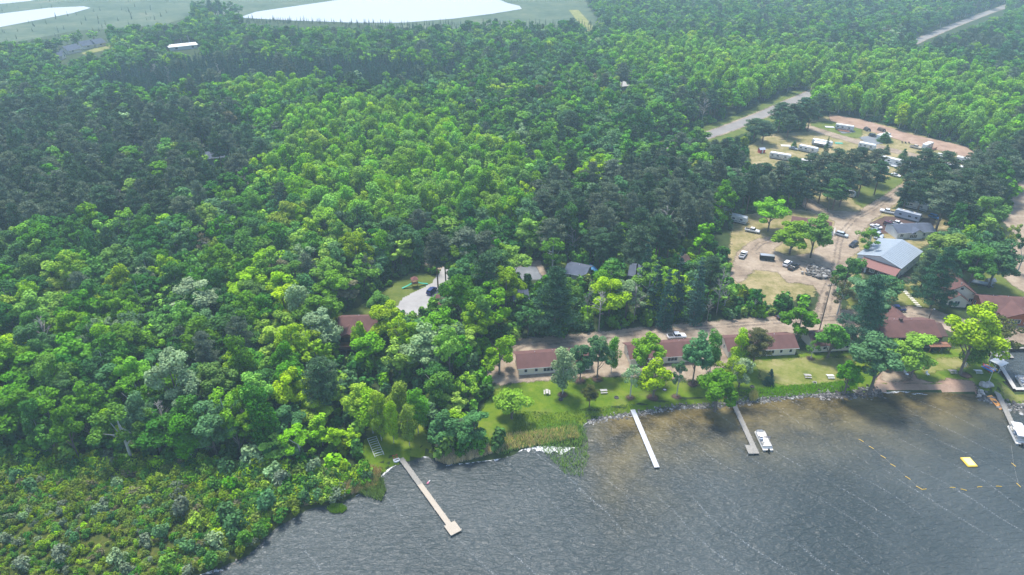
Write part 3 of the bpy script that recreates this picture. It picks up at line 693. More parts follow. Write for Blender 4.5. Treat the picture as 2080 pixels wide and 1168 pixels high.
# pines of the campground island
for i, (x, y, ty, w, c) in enumerate([(1640,372,310,40,'pine'),(1662,380,308,42,'pinegrey'),(1690,372,300,44,'pine'),(1715,385,302,44,'pinegrey'),(1738,362,298,42,'pine'),(1768,372,300,44,'pinegrey'),(1680,405,330,46,'pine'),(1705,420,340,52,'pine'),(1662,412,345,44,'pine'),(1742,400,330,46,'pinegrey'),(1775,396,325,40,'pine'),(1690,428,362,50,'deep'),(1625,398,330,46,'pine'),
   (1600,400,318,46,'pine'),(1575,405,325,48,'pinegrey'),(1545,400,330,46,'pine'),(1608,418,345,50,'pine'),(1635,425,360,40,'pine')]):
    T(x, y, ty, w, 'pine', c, 'dark tufted pine in the clump on the campground island', s=i % 3, group='pines on the campground island')
for i, (x, y, ty, w, c) in enumerate([(1835,385,318,48,'pine'),(1862,380,300,46,'pine'),(1880,372,308,40,'pinegrey'),(1908,378,306,48,'pine'),(1850,420,345,56,'pine'),(1885,425,330,56,'pine'),(1915,420,345,56,'pinegrey'),(1900,470,365,66,'pinegrey'),(1930,475,372,62,'pine'),(1860,440,362,48,'pine'),(1940,430,340,50,'pine'),(1832,432,366,40,'pine'),(1955,400,330,44,'pinegrey'),(1975,380,322,44,'pine')]):
    T(x, y, ty, w, 'pine', c, 'dark pine in the stand above the white house with slate roof', s=i % 3, group='pines above the white house')
for i, (x, y, ty, w, c, k) in enumerate([(1530,285,240,46,'pine','pine'),(1548,292,245,44,'pine','pine'),(1580,268,206,44,'pine','pine'),(1605,266,210,46,'pine','pine'),(1598,280,232,40,'pine','pine'),(1625,262,196,44,'whitepine','pine'),(1640,266,202,36,'pine','pine'),(1662,242,188,40,'pine','pine')]):
    T(x, y, ty, w, k, c, 'dark rounded pine between the highway and the campground', s=i % 3, group='pines between highway and campground')
for (x, y, ty, w, l) in [(1676,314,278,12,'narrow dark spruce beside the long white camper'),(1796,288,268,26,'small green pine in front of the camper with an awning'),(1799,312,294,16,'tiny pine on the camp lane verge'),(1833,325,302,20,'small green tree at the right end of the long camper'),(1612,300,286,14,'tiny tree left of the campers'),(1886,275,262,10,'tiny sapling on the sand strip')]:
    T(x, y, ty, w, 'spruce', 'deep', l, s=0)
# ------------------------------------------------------------------ the forest
KEEP = [ # areas of open ground seen in the photo, no wild tree may stand in front of them
 [(985,772),(998,712),(1060,688),(1300,664),(1540,644),(1630,632),(1652,600),(1690,540),(1725,518),(1742,500),(1760,470),(1900,462),(1905,560),(1990,590),(2030,500),(2040,440),(2062,385),(2200,340),(2200,900),(1790,810),(1480,835),(1200,862),(1170,920),(1050,905),(1000,900),(1050,870),(1035,790)],
 [(1520,305),(1562,272),(1645,262),(1650,240),(1690,230),(1800,253),(1960,298),(1965,335),(1870,345),(1862,378),(1765,448),(1740,505),(1705,560),(1650,600),(1600,600),(1560,560),(1520,560),(1495,530),(1512,490),(1540,470),(1540,440),(1600,425),(1630,400),(1640,330),(1590,330),(1540,330)],
 [(1428,268),(1475,250),(1560,215),(1645,184),(1650,196),(1600,222),(1490,278),(1440,282)],
 [(1930,46),(2045,8),(2045,24),(1940,60),(1860,84),(1850,80)],
 [(680,642),(762,632),(764,705),(680,725)], [(815,608),(870,575),(905,538),(920,540),(915,565),(850,635),(820,635)], [(828,556),(870,560),(875,585),(822,595)], [(700,640),(760,600),(800,575),(820,590),(770,640)],
 [(1030,545),(1088,540),(1096,566),(1040,560)], [(1140,528),(1205,528),(1212,560),(1190,556),(1145,560)], [(1272,512),(1292,515),(1296,560),(1272,562)], [(1036,590),(1056,590),(1058,622),(1040,622)],
 [(1375,505),(1400,505),(1400,535),(1375,535)], [(748,882),(775,838),(840,838),(872,925),(800,945),(750,948)],
 [(100,120),(140,96),(216,78),(224,90),(150,114)], [(342,90),(402,86),(402,102),(342,102)], [(430,86),(446,86),(446,94),(430,94)],
 [(265,278),(290,278),(292,292),(262,292)], [(425,312),(455,308),(458,328),(430,332)], [(1262,165),(1276,165),(1276,180),(1262,180)],
 [(485,40),(520,20),(720,-40),(1060,-40),(1075,20),(1000,32),(920,44),(760,52),(560,48)], [(-60,70),(0,58),(184,18),(184,8),(100,8),(-60,20)], [(1440,468),(1520,440),(1540,470),(1500,500),(1470,500)],
 [(-200,86),(60,80),(150,58),(220,50),(330,44),(385,30),(380,-50),(-200,-50)], [(1030,545),(1100,540),(1100,566),(1030,566)],
 [(560,1078),(625,1030),(700,1010),(765,965),(800,940),(1040,925),(1180,905),(1180,1000),(700,1100),(400,1180),(500,1130)],
 [(1668,475),(1690,430),(1620,425),(1600,430),(1650,520),(1672,500)],
]
ASPEN = [[(540,240),(640,212),(760,204),(860,214),(900,255),(1010,285),(1095,320),(1095,375),(1040,400),(1020,450),(900,425),(830,440),(700,440),(560,400),(545,330),(600,290)],
 [(1240,75),(1560,95),(1725,108),(1690,155),(1560,190),(1400,178),(1240,130)], [(1655,168),(1740,98),(1900,120),(2140,190),(2140,300),(1960,272),(1800,235),(1690,222),(1655,200)], [(450,170),(620,165),(660,185),(560,200),(460,195)]]
SPR = [[(190,150),(400,112),(720,116),(920,122),(940,160),(700,178),(500,160),(300,185),(200,185)]]
PINES = [[(-100,225),(200,205),(470,225),(520,290),(490,370),(390,420),(300,430),(120,470),(-100,470)], [(1090,380),(1300,330),(1500,270),(1560,300),(1640,330),(1640,420),(1500,440),(1480,500),(1180,520),(1100,480)],
 [(1380,200),(1510,210),(1500,255),(1390,262)], [(1880,290),(2140,300),(2140,390),(1960,430),(1880,430)], [(1870,70),(2020,75),(2040,105),(1900,100)]]
WETTREES = [[(650,36),(800,38),(1060,26),(1120,50),(1100,70),(880,72),(700,60)], [(390,40),(500,34),(700,45),(700,54),(400,50)]]
def anyin(x, y, L):
    r = np.zeros(np.shape(x), bool)
    for q in L: r |= inpoly(x, y, q)
    return r
def candidates():
    out = []
    y = 84.0
    while y < 1500:
        sp = 6.0 if y < 400 else 6.6 if y < 700 else 8
        hw_ = 160 + y * .80; n = int(2 * hw_ / sp)
        xs = -hw_ + sp * np.arange(n) + rng.uniform(-.42, .42, n) * sp; ys = y + rng.uniform(-.42, .42, n) * sp
        out.append(np.stack([xs, ys], 1)); y += sp * .93
    return np.concatenate(out)
cd = candidates(); X, Y = cd[:, 0], cd[:, 1]
ok = sdist(X, Y, LAND) > 3.5
for w in ALLZ:
    bb = (X > min(p[0] for p in w) - 4) & (X < max(p[0] for p in w) + 4) & (Y > min(p[1] for p in w) - 4) & (Y < max(p[1] for p in w) + 4)
    ii = np.where(bb & ok)[0]
    if len(ii): ok[ii[sdist(X[ii], Y[ii], w) > -1.2]] = False
# marsh (lower left) carries only shrubs
MARSHP = [(-500,950),(-100,940),(100,932),(330,940),(520,945),(640,955),(745,960),(770,985),(690,1030),(400,1190),(-500,1500)]
bx, by = proj(X, Y, X * 0 + 1)
ok &= ~inpoly(bx, by, MARSHP)
ok &= ~inpoly(bx, by, [(1180,80),(1215,70),(1180,10),(1150,10)])
X, Y, bx, by = X[ok], Y[ok], bx[ok], by[ok]
n = len(X); hh = rng.uniform(.66, 1.26, n); near_sh = np.clip(sdist(X, Y, LAND) / 22, .45, 1); hh *= near_sh
cx, cy = proj(X, Y, 1 + hh * 10)
r = rng.random(n); lowf = np.array([math.sin(a * .035 + 2 * math.sin(b * .021)) + math.cos(b * .04 + a * .013) for a, b in zip(X, Y)])
kind = np.full(n, 'broad', dtype='<U10'); 
kind[r < .16] = 'sparse'; kind[(r > .16) & (r < .26)] = 'aspen'
kind[(r > .93) & (r < .975)] = 'pine'; kind[r > .992] = 'dead'; kind[(r > .975) & (r < .992)] = 'spruce'
isA = anyin(cx, cy, ASPEN); kind[isA & (r < .97)] = 'aspen'
isS = anyin(cx, cy, SPR); kind[isS & (r < .88)] = 'spruce'
isP = anyin(cx, cy, PINES); kind[isP & (r < .74)] = 'pine'
isW = anyin(bx, by, WETTREES); kind[isW] = 'spruce'; hh[isW] *= .5
far_m = inpoly(bx, by, [(700,46),(900,50),(1180,30),(1180,70),(900,80),(720,56)]); kind[far_m] = 'spruce'; hh[far_m] *= .6
# keep the open places open
keepv = np.ones(n, bool)
for f in (.15, .5, .8, 1.0):
    H_ = {'broad': 16, 'sparse': 15, 'aspen': 16, 'pine': 17.5, 'spruce': 14, 'dead': 13}
    ht = np.array([H_[k] for k in kind]) * hh
    px_, py_ = proj(X, Y, 1 + ht * f); wr = (3.2 if f < .9 else 1.5) * ppm(0, by)
    for K in KEEP:
        for o_ in (-1, 0, 1): keepv &= ~inpoly(px_ + o_ * wr, py_, K)
hb = np.array([(P(a[0], a[1]).x, P(a[0], a[1]).y) for a in HAND])
dm = np.full(n, 1e9)
for q in hb: dm = np.minimum(dm, np.hypot(X - q[0], Y - q[1]))
keepv &= dm > 2.6
inview = (cx > -120) & (cx < 2200) & (cy < 1300)
sel = keepv & (inview | (Y < 1500))
X, Y, hh, kind, cx, cy, bx, by, isA, isS, isP, lowf = [a[sel] for a in (X, Y, hh, kind, cx, cy, bx, by, isA, isS, isP, lowf)]
n = len(X)
# colours
col = np.full(n, 'mid', dtype='<U10'); r = rng.random(n) + .10 * lowf
nearl = cy > 480
col = np.where(r < .16, 'deep', col); col = np.where((r > .46) & (r < .59), 'blue', col); col = np.where((r > .59) & (r < .84), 'aspen', col)
col = np.where((r > .84) & (r < .97), 'lime', col); col = np.where((r > .97) & (r < .985), 'yellow', col); col = np.where((r >= 1.09), 'silver', col)
col = np.where((r > 1.045) & (r < 1.06), 'brown', col)
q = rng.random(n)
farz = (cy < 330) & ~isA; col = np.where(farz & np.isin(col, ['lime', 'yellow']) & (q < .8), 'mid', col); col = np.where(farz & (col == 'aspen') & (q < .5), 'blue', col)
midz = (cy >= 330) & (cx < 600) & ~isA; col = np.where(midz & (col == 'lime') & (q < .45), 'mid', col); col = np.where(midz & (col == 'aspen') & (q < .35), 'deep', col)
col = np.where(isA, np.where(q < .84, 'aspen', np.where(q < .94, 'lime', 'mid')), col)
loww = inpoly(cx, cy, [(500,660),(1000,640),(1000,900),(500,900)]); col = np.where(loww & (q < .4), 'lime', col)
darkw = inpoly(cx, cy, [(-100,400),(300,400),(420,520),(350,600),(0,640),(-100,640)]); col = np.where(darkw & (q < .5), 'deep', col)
col = np.where(kind == 'pine', np.where(q < .55, 'pine', 'pinegrey'), col); col = np.where(kind == 'spruce', 'spruce', col)
col = np.where(kind == 'dead', 'silver', col)
wd = rng.uniform(.75, 1.5, n)
size = ppm(0, by) * hh * wd
ZN = [((0,0,2080,110),'far woods below the lakes'), ((0,110,700,240),'woods at the upper left'), ((0,240,480,470),'dark pine wood at the left'), ((480,200,1110,470),'bright stand in the middle of the picture'),
 ((700,110,1450,300),'mixed woods behind the bright stand'), ((1100,300,1560,560),'dark pines left of the campground'), ((1450,100,2080,300),'woods beyond the campground'), ((1850,300,2080,480),'woods right of the campground'),
 ((0,470,330,640),'shaded slope at the left edge'), ((330,470,700,620),'mixed wood left of the playground'), ((700,470,1100,640),'wood around the driveway'), ((1100,520,1700,680),'wood edge above the sandy lane'),
 ((0,640,240,780),'wood above the marsh at the left edge'), ((240,620,480,740),'wood left of the house with the deck'), ((480,620,680,740),'wood just left of the house with the deck'), ((680,620,1060,760),'wood between the deck house and the lane'),
 ((0,780,260,960),'shady fringe of the marsh'), ((240,740,480,860),'wood above the brown marsh'), ((480,740,640,860),'lower wood left of the long dock'), ((640,740,780,950),'shore wood just left of the long dock'),
 ((780,740,1100,950),'shore wood between the long dock and the lawn'), ((240,860,760,1000),'low wood edge next to the marsh')]
def zone(x, y):
    for (a, b, c, d), t in ZN:
        if a <= x < c and b <= y < d:
            fx = (x - a) / (c - a); fy = (y - b) / (d - b); h_ = 'left' if fx < .34 else 'right' if fx > .66 else 'middle'; v_ = 'upper ' if fy < .5 else 'lower '
            return v_ + h_ + ' of the ' + t
    return 'woods at the far edge'
CW = {'mid': 'mid green', 'deep': 'dark green', 'blue': 'blue-green', 'aspen': 'fresh green', 'lime': 'bright lime', 'yellow': 'yellow-green', 'silver': 'pale silvery', 'brown': 'brownish', 'pine': 'dark', 'pinegrey': 'grey-green', 'spruce': 'blue-green', 'olive': 'olive'}
KW = {'broad': 'broad-crowned tree', 'sparse': 'loose-crowned tree', 'aspen': 'slim upright tree', 'pine': 'pine', 'spruce': 'spruce', 'dead': 'bare dead tree'}
CAP = {'broad': 175, 'sparse': 60, 'aspen': 215, 'pine': 215, 'spruce': 150, 'dead': 40}
stuff = []; made = {k: 0 for k in CAP}
order = np.argsort(-size); hx = ''
vis = (cx > -30) & (cx < 2110) & (cy < 1200)
for i in order:
    k = str(kind[i]); c = str(col[i]); z = .9
    if made[k] < CAP[k] and vis[i]:
        made[k] += 1; s = int(rng.integers(0, 6 if k == 'broad' else 3))
        sz_ = 'tall ' if hh[i] > 1.03 else 'low ' if hh[i] < .72 else ''
        cc = '' if k == 'dead' else CW[c] + ' '
        zz = zone(cx[i], cy[i]); cc = '' if len(zz.split()) > 10 and sz_ else cc; lab = f'{sz_}{cc}{KW[k]} in the {zz}'
        if len(lab.split()) > 16: lab = lab.replace('upper ', '').replace('lower ', '')
        if len(lab.split()) > 16: lab = lab.replace(sz_, '', 1) if sz_ else lab
        if len(lab.split()) > 16: lab = lab.replace('-crowned', '').replace(cc, '', 1)
        for q_ in ('upper ', 'lower ', sz_ or '~', ' with the deck', '-crowned', cc or '~', ' by the long dock', ' in the middle', ' in the left', ' in the right', 'shady ', 'dense '):
            if len(lab.split()) > 16: lab = lab.replace(q_, '', 1)
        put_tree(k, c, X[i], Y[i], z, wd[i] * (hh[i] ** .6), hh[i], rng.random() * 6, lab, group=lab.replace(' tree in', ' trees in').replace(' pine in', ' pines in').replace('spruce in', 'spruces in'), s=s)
    else: stuff.append(i)
print('individual', made, 'stuff', len(stuff))
def scatter(name, label, protos, pts, idx, rot, scl):
    """one object whose geometry nodes stand plants on points"""
    me = bpy.data.meshes.new(name); me.vertices.add(len(pts)); me.vertices.foreach_set('co', np.asarray(pts, np.float32).ravel())
    for nm, ty, v in (('idx', 'INT', idx), ('rot', 'FLOAT', rot)):
        a = me.attributes.new(nm, ty, 'POINT'); a.data.foreach_set('value', np.asarray(v, np.int32 if ty == 'INT' else np.float32))
    a = me.attributes.new('scl', 'FLOAT_VECTOR', 'POINT'); a.data.foreach_set('vector', np.asarray(scl, np.float32).ravel())
    me.update(); o = bpy.data.objects.new(name, me); C.objects.link(o); tag(o, label, kind='stuff')
    coll = bpy.data.collections.new(name + ' kinds')
    for i, (k, c) in enumerate(protos):
        key = (k, c, 'joined')
        if key not in CM:
            bm = bmesh.new(); bm.from_mesh(trunk_mesh(k)); nf = len(bm.faces)
            if k[0] != 'dead': bm.from_mesh(crown_mesh(k, c))
            jm = bpy.data.meshes.new('plant'); bm.to_mesh(jm); bm.free()
            jm.materials.append(M[BARK.get(k[0], 'bark')]); jm.materials.append(LM[c])
            mi = np.zeros(len(jm.polygons), np.int32); mi[nf:] = 1; jm.polygons.foreach_set('material_index', mi); CM[key] = jm
        po = bpy.data.objects.new(f'{name}_kind_{i:03d}', CM[key]); coll.objects.link(po)
    ng = bpy.data.node_groups.new(name, 'GeometryNodeTree')
    ng.interface.new_socket('Geometry', in_out='INPUT', socket_type='NodeSocketGeometry'); ng.interface.new_socket('Geometry', in_out='OUTPUT', socket_type='NodeSocketGeometry')
    gi = ng.nodes.new('NodeGroupInput'); go = ng.nodes.new('NodeGroupOutput'); ip = ng.nodes.new('GeometryNodeInstanceOnPoints')
    ci = ng.nodes.new('GeometryNodeCollectionInfo'); ci.inputs['Collection'].default_value = coll; ci.inputs['Separate Children'].default_value = True; ci.inputs['Reset Children'].default_value = True
    def na(nm, ty):
        q = ng.nodes.new('GeometryNodeInputNamedAttribute'); q.data_type = ty; q.inputs['Name'].default_value = nm; return q.outputs[0]
    cb = ng.nodes.new('ShaderNodeCombineXYZ'); ng.links.new(na('rot', 'FLOAT'), cb.inputs[2])
    L = ng.links.new; L(gi.outputs[0], ip.inputs['Points']); L(ci.outputs[0], ip.inputs['Instance']); ip.inputs['Pick Instance'].default_value = True
    L(na('idx', 'INT'), ip.inputs['Instance Index']); L(cb.outputs[0], ip.inputs['Rotation']); L(na('scl', 'FLOAT_VECTOR'), ip.inputs['Scale']); L(ip.outputs[0], go.inputs[0])
    md = o.modifiers.new('plants', 'NODES'); md.node_group = ng; return o
NM = {'broad': ('broadleaf_forest', 'broadleaf forest reading as one mass behind the nearer trees'), 'sparse': ('loose_broadleaf_forest', 'loose-crowned trees of the far forest'), 'aspen': ('aspen_forest', 'dense bright green aspen stands'),
      'pine': ('pine_forest', 'dark pine woods farther back'), 'spruce': ('spruce_forest', 'blue-green spruce plantation and wet spruce by the far lake'), 'dead': ('snags', 'bare dead trees scattered through the far forest')}
stuff = np.array(stuff)
for k in CAP:
    ii = stuff[kind[stuff] == k]
    if not len(ii): continue
    cols = sorted(set(col[ii])); ns = 3
    protos = [((k, 'f', s), str(c)) for c in cols for s in range(ns)]
    ci = np.array([cols.index(c) for c in col[ii]]) * ns + rng.integers(0, ns, len(ii))
    w_ = wd[ii] * hh[ii] ** .6 * 1.05
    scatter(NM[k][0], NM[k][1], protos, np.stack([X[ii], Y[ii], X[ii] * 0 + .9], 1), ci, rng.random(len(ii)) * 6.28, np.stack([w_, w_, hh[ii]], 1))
ms = [(rng.uniform(-60, 420), rng.uniform(2, 90)) for _ in range(110)] + [(rng.uniform(700, 1200), rng.uniform(48, 84)) for _ in range(700)] + [(rng.uniform(400, 760), rng.uniform(36, 50)) for _ in range(260)]
ms = [q for q in ms if not any(inpoly(np.array([q[0]]), np.array([q[1]]), z)[0] for z in (FL1, FL2, FL3, [(-100,200),(0,100),(160,72),(400,60),(400,200)]))]
pp = np.array([tuple(P(a, b)) for a, b in ms]); m_ = len(pp); s_ = rng.uniform(.18, .42, m_)
scatter('marsh_spruces', 'thin scattered tamaracks and spruces on the far marsh', [(('spruce', 'f', s), c) for c in ('spruce', 'pinegrey') for s in range(3)], pp, rng.integers(0, 6, m_), rng.random(m_) * 6, np.stack([s_ * .8, s_ * .8, s_], 1))
# undergrowth: bushes under and between the trees
def under():
    pts = []; y = 86.
    while y < 420:
        sp = 3.2 if y < 300 else 4.5; hw_ = 60 + y * .78; m = int(2 * hw_ / sp)
        pts.append(np.stack([-hw_ + sp * np.arange(m) + rng.uniform(-.5, .5, m) * sp, y + rng.uniform(-.5, .5, m) * sp], 1)); y += sp
    p = np.concatenate(pts); x, y = p[:, 0], p[:, 1]; ok = sdist(x, y, LAND) > 1.2
    for w in ALLZ:
        bb = (x > min(q[0] for q in w) - 4) & (x < max(q[0] for q in w) + 4) & (y > min(q[1] for q in w) - 4) & (y < max(q[1] for q in w) + 4)
        ii = np.where(bb & ok)[0]
        if len(ii): ok[ii[sdist(x[ii], y[ii], w) > -.8]] = False
    a, b = proj(x, y, x * 0 + 1); ok &= ~inpoly(a, b, MARSHP); c, d = proj(x, y, x * 0 + 4)
    for K in KEEP: ok &= ~inpoly(c, d, K) | (rng.random(len(x)) < .0)
    x, y = x[ok], y[ok]; m = len(x); cols = ['deep', 'mid', 'blue', 'aspen', 'marsh']
    protos = [(('bush', 'f', s), c) for c in cols for s in range(2)]
    ci = rng.choice(5, m, p=[.34, .34, .14, .12, .06]) * 2 + rng.integers(0, 2, m); s = rng.uniform(.7, 2.0, m)
    scatter('undergrowth', 'green undergrowth between the trees', protos, np.stack([x, y, x * 0 + .95], 1), ci, rng.random(m) * 6.28, np.stack([s, s, s * rng.uniform(.8, 1.5, m)], 1))
under()
# marsh shrubs
def marsh():
    m = 15000; x = rng.uniform(-190, 10, m); y = rng.uniform(78, 150, m); a, b = proj(x, y, x * 0 + 1)
    ok = inpoly(a, b, MARSHP) & (sdist(x, y, LAND) > .6); x, y, a, b = x[ok], y[ok], a[ok], b[ok]; m = len(x)
    f = np.clip((b - 930) / 160, 0, 1) * np.clip((620 - a) / 300, 0, 1)     # opens out towards the lower left
    ok = rng.random(m) > f * .35; x, y, f = x[ok], y[ok], f[ok]; m = len(x); cols = ['marsh', 'mid', 'deep', 'lime', 'greyshrub', 'brown', 'blue']
    protos = [(('lowbush', 'n', s), c) for c in cols for s in range(3)]
    pr = np.array([.50, .18, .07, .12, .06, .04, .03]); ci = rng.choice(7, m, p=pr)
    ci = np.where((f < .25) & (rng.random(m) < .6), rng.choice([1, 2, 3], m), ci)
    s = rng.uniform(.6, 1.5, m) * (1.5 - .7 * f)
    scatter('marsh_scrub', 'low olive and green scrub covering the marsh', protos, np.stack([x, y, x * 0 + .98], 1), ci * 3 + rng.integers(0, 3, m), rng.random(m) * 6.28, np.stack([s, s, s * rng.uniform(.7, 1.4, m)], 1))
marsh()
for i, (x, y, w, c) in enumerate([(205,1035,34,'silver'),(215,1020,26,'greyshrub'),(50,1050,26,'silver'),(130,1060,24,'greyshrub'),(155,1095,30,'blue'),(240,1135,46,'silver'),(262,1155,34,'greyshrub'),(130,1130,46,'greyshrub'),(50,1150,40,'greyshrub'),(300,1022,34,'blue'),
   (372,1040,52,'greyshrub'),(402,1060,40,'lime'),(470,1045,54,'blue'),(480,1080,60,'blue'),(440,1105,48,'silver'),(385,1115,44,'blue'),(545,1030,56,'blue'),(560,965,52,'silver'),(520,935,60,'silver'),(575,980,44,'greyshrub'),(460,960,50,'blue'),(470,990,48,'mid'),(640,955,42,'silver'),(585,1000,42,'mid'),
   (70,990,40,'blue'),(40,970,34,'blue'),(240,985,32,'silver'),(15,1095,36,'greyshrub'),(330,1085,40,'blue'),(350,1145,48,'mid'),(300,1100,36,'greyshrub'),(500,1100,40,'mid'),(430,1140,40,'mid'),(620,1005,30,'blue'),(90,1110,30,'lime'),(180,1080,24,'mid'),(655,985,26,'lime')]):
    cw = {'silver': 'silvery', 'greyshrub': 'greyish', 'blue': 'blue-green', 'lime': 'bright green', 'mid': 'green'}[c]
    wh = 'upper part of the marsh' if y < 1000 else 'middle of the marsh' if x < 330 and y < 1110 else 'marsh close to the water' if x > 420 else 'bottom left of the marsh' if x < 200 else 'lower marsh'
    p = P(x, y + 8); s_ = w / ppm(x, y) / 3.2
    put_tree('bush', c, p.x, p.y, .95, s_, s_ * 1.15, i, f'rounded {cw} shrub standing above the scrub in the {wh}', group=f'{cw} shrubs in the {wh}', s=i % 3)
# reeds
def reeds(name, label, poly, n, cols, hs, z0=0.0):
    w = world(poly, 0); xs = [p[0] for p in w]; ys = [p[1] for p in w]
    x = rng.uniform(min(xs), max(xs), n * 4); y = rng.uniform(min(ys), max(ys), n * 4); ok = inpoly(x, y, w); x, y = x[ok][:n], y[ok][:n]; m = len(x)
    fz = gz(x, y); z = np.maximum(fz, -.3); h = rng.uniform(*hs, m); t = rng.random(m) * 3.14; wd_ = rng.uniform(.05, .11, m); lx = rng.normal(0, .22, m) * h; ly = rng.normal(0, .22, m) * h - .1 * h
    a = np.stack([x - np.cos(t) * wd_, y - np.sin(t) * wd_, z], 1); b = np.stack([x + np.cos(t) * wd_, y + np.sin(t) * wd_, z], 1)
    c = np.stack([x + lx + np.cos(t) * wd_ * .3, y + ly, z + h], 1); d = np.stack([x + lx - np.cos(t) * wd_ * .3, y + ly, z + h], 1)
    me = leaf_mesh(name, [(np.stack([a, b, c, d], 1).reshape(-1, 3), rng.random(m))])
    me.materials.append(cols); tag(link_mesh(name, me), label, kind='stuff')
LM['reed'] = leafmat('green reed', (.15, .27, .07), .5); LM['tan'] = leafmat('dry reed', (.55, .45, .32), .5)
reeds('green_reeds', 'green reeds growing out into the lake by the white foam', [(1110,905),(1150,872),(1186,862),(1192,880),(1196,930),(1185,968),(1150,965),(1120,935),(1100,915)], 1500, LM['reed'], (.9, 1.7))
reeds('green_reeds', 'mixed green reeds along the shore below the lawn', [(960,915),(1010,895),(1060,890),(1120,868),(1180,864),(1182,880),(1120,908),(1060,912),(1020,928)], 1500, LM['reed'], (.7, 1.4))
reeds('dry_reeds', 'dry tan reeds along the shore right of the long dock', [(885,935),(888,912),(930,902),(980,905),(1000,925),(960,935),(910,945)], 5500, LM['tan'], (1, 2.0))
reeds('dry_reeds', 'tan reeds between the long dock reeds and the lawn', [(990,912),(1015,892),(1070,885),(1170,872),(1178,895),(1100,905),(1060,912),(1010,925)], 3500, LM['tan'], (.6, 1.3))
reeds('dry_reeds', 'dry tan reeds in the small bay left of the long dock', [(618,1030),(650,1000),(700,985),(755,955),(775,960),(765,990),(720,1005),(690,1015)], 5200, LM['tan'], (.8, 1.8))
reeds('green_reeds', 'green reeds at the point left of the long dock', [(720,1000),(745,975),(775,968),(784,1000),(775,1018),(755,1012)], 1800, LM['reed'], (1, 1.8))
reeds('reed_tuft', 'yellow tuft of tall grass on the rocky shore', [(1520,812),(1524,806),(1532,805),(1538,811),(1534,816),(1524,817)], 420, leafmat('straw', (.36, .32, .12)), (1.4, 2.2))
for q, (a, b, w, h) in enumerate([(685, 1034, 40, 16)]):
    pp = [(a - w / 2, b), (a - w / 4, b - h / 2), (a + w / 4, b - h / 2), (a + w / 2, b), (a + w / 4, b + h / 2), (a - w / 4, b + h / 2)]
    reeds('floating_sedge', 'small bright green island of sedge off the shore', pp, 2600, LM['lime'], (.5, 1.1))
reeds('shore_grass', 'tall bright grass along the edge of the lawn', [(1040,890),(1045,840),(1130,845),(1200,835),(1290,826),(1280,840),(1200,852),(1170,868),(1060,888)], 2600, leafmat('tall grass', (.16, .27, .03), .5), (.25, .55))
reeds('shore_grass', 'tall grass bordering the rocks in front of the third cabin', [(1500,800),(1600,790),(1740,778),(1740,795),(1660,802),(1540,812)], 4500, LM['lime'], (.3, .8))
# ------------------------------------------------------------------ buildings
def frame2(a, b, z=1.0):
    A, B = P(*a, z), P(*b, z); d = B - A; return A, B, math.atan2(d.y, d.x), d.length
def window(par, x, y, z, w, h, side, panes=1, fm='white'):
    """frame and pane on the wall; side -y (front), +y, -x, +x in house coordinates, proud of the wall"""
    f = MB(); g = MB(); t = .09; n = panes
    def bx(m, u0, z0, u1, z1, d0, d1):
        if side == '-y': m.box(x + u0, y - d1, z0, x + u1, y - d0, z1)
        elif side == '+y': m.box(x + u0, y + d0, z0, x + u1, y + d1, z1)
        elif side == '-x': m.box(x - d1, y + u0, z0, x - d0, y + u1, z1)
        else: m.box(x + d0, y + u0, z0, x + d1, y + u1, z1)
    bx(f, -w / 2 - t, z - t, w / 2 + t, z, .003, .07); bx(f, -w / 2 - t, z + h, w / 2 + t, z + h + t, .003, .07)
    for i in range(n + 1):
        u = -w / 2 + w * i / n; bx(f, u - t / 2 - (t / 2 if i == 0 else 0), z, u + t / 2 + (t / 2 if i == n else 0), z + h, .003, .07)
    for i in range(n):
        u = -w / 2 + w * i / n; bx(g, u + t / 2, z, u + w / n - t / 2, z + h, .004, .03)
    fo = f.build('window', M[fm], par); g.build('pane', M['glass'], fo)
def roofm(mb, L, W, h, rise, oh, t=.18, x0=0, y0=0, ohx=None):
    """gable roof, ridge along x, centre at x0,y0"""
    ohx = oh if ohx is None else ohx; k = rise / (W / 2); ye = W / 2 + oh; ze = h - k * oh; X0, X1 = x0 - L / 2 - ohx, x0 + L / 2 + ohx
    pr = [(y0 - ye, ze), (y0, h + rise), (y0 + ye, ze), (y0 + ye, ze + t), (y0, h + rise + t), (y0 - ye, ze + t)]
    n = 6; b = [(X0, p, z) for p, z in pr] + [(X1, p, z) for p, z in pr]
    mb.add(b, [(0, 1, 4, 5), (1, 2, 3, 4), (6, 11, 10, 7), (7, 10, 9, 8), (0, 5, 11, 6), (5, 4, 10, 11), (4, 3, 9, 10), (3, 2, 8, 9), (0, 6, 7, 1), (1, 7, 8, 2)])
def roofy(mb, Wx, L0, L1, h, rise, oh, t=.18, x0=0):
    k = rise / (Wx / 2); xe = Wx / 2 + oh; ze = h - k * oh
    pr = [(x0 - xe, ze), (x0, h + rise), (x0 + xe, ze), (x0 + xe, ze + t), (x0, h + rise + t), (x0 - xe, ze + t)]
    b = [(p, L0, z) for p, z in pr] + [(p, L1, z) for p, z in pr]
    mb.add(b, [(0, 5, 4, 1), (1, 4, 3, 2), (6, 7, 10, 11), (7, 8, 9, 10), (0, 6, 11, 5), (5, 11, 10, 4), (4, 10, 9, 3), (3, 9, 8, 2), (0, 1, 7, 6), (1, 2, 8, 7)])
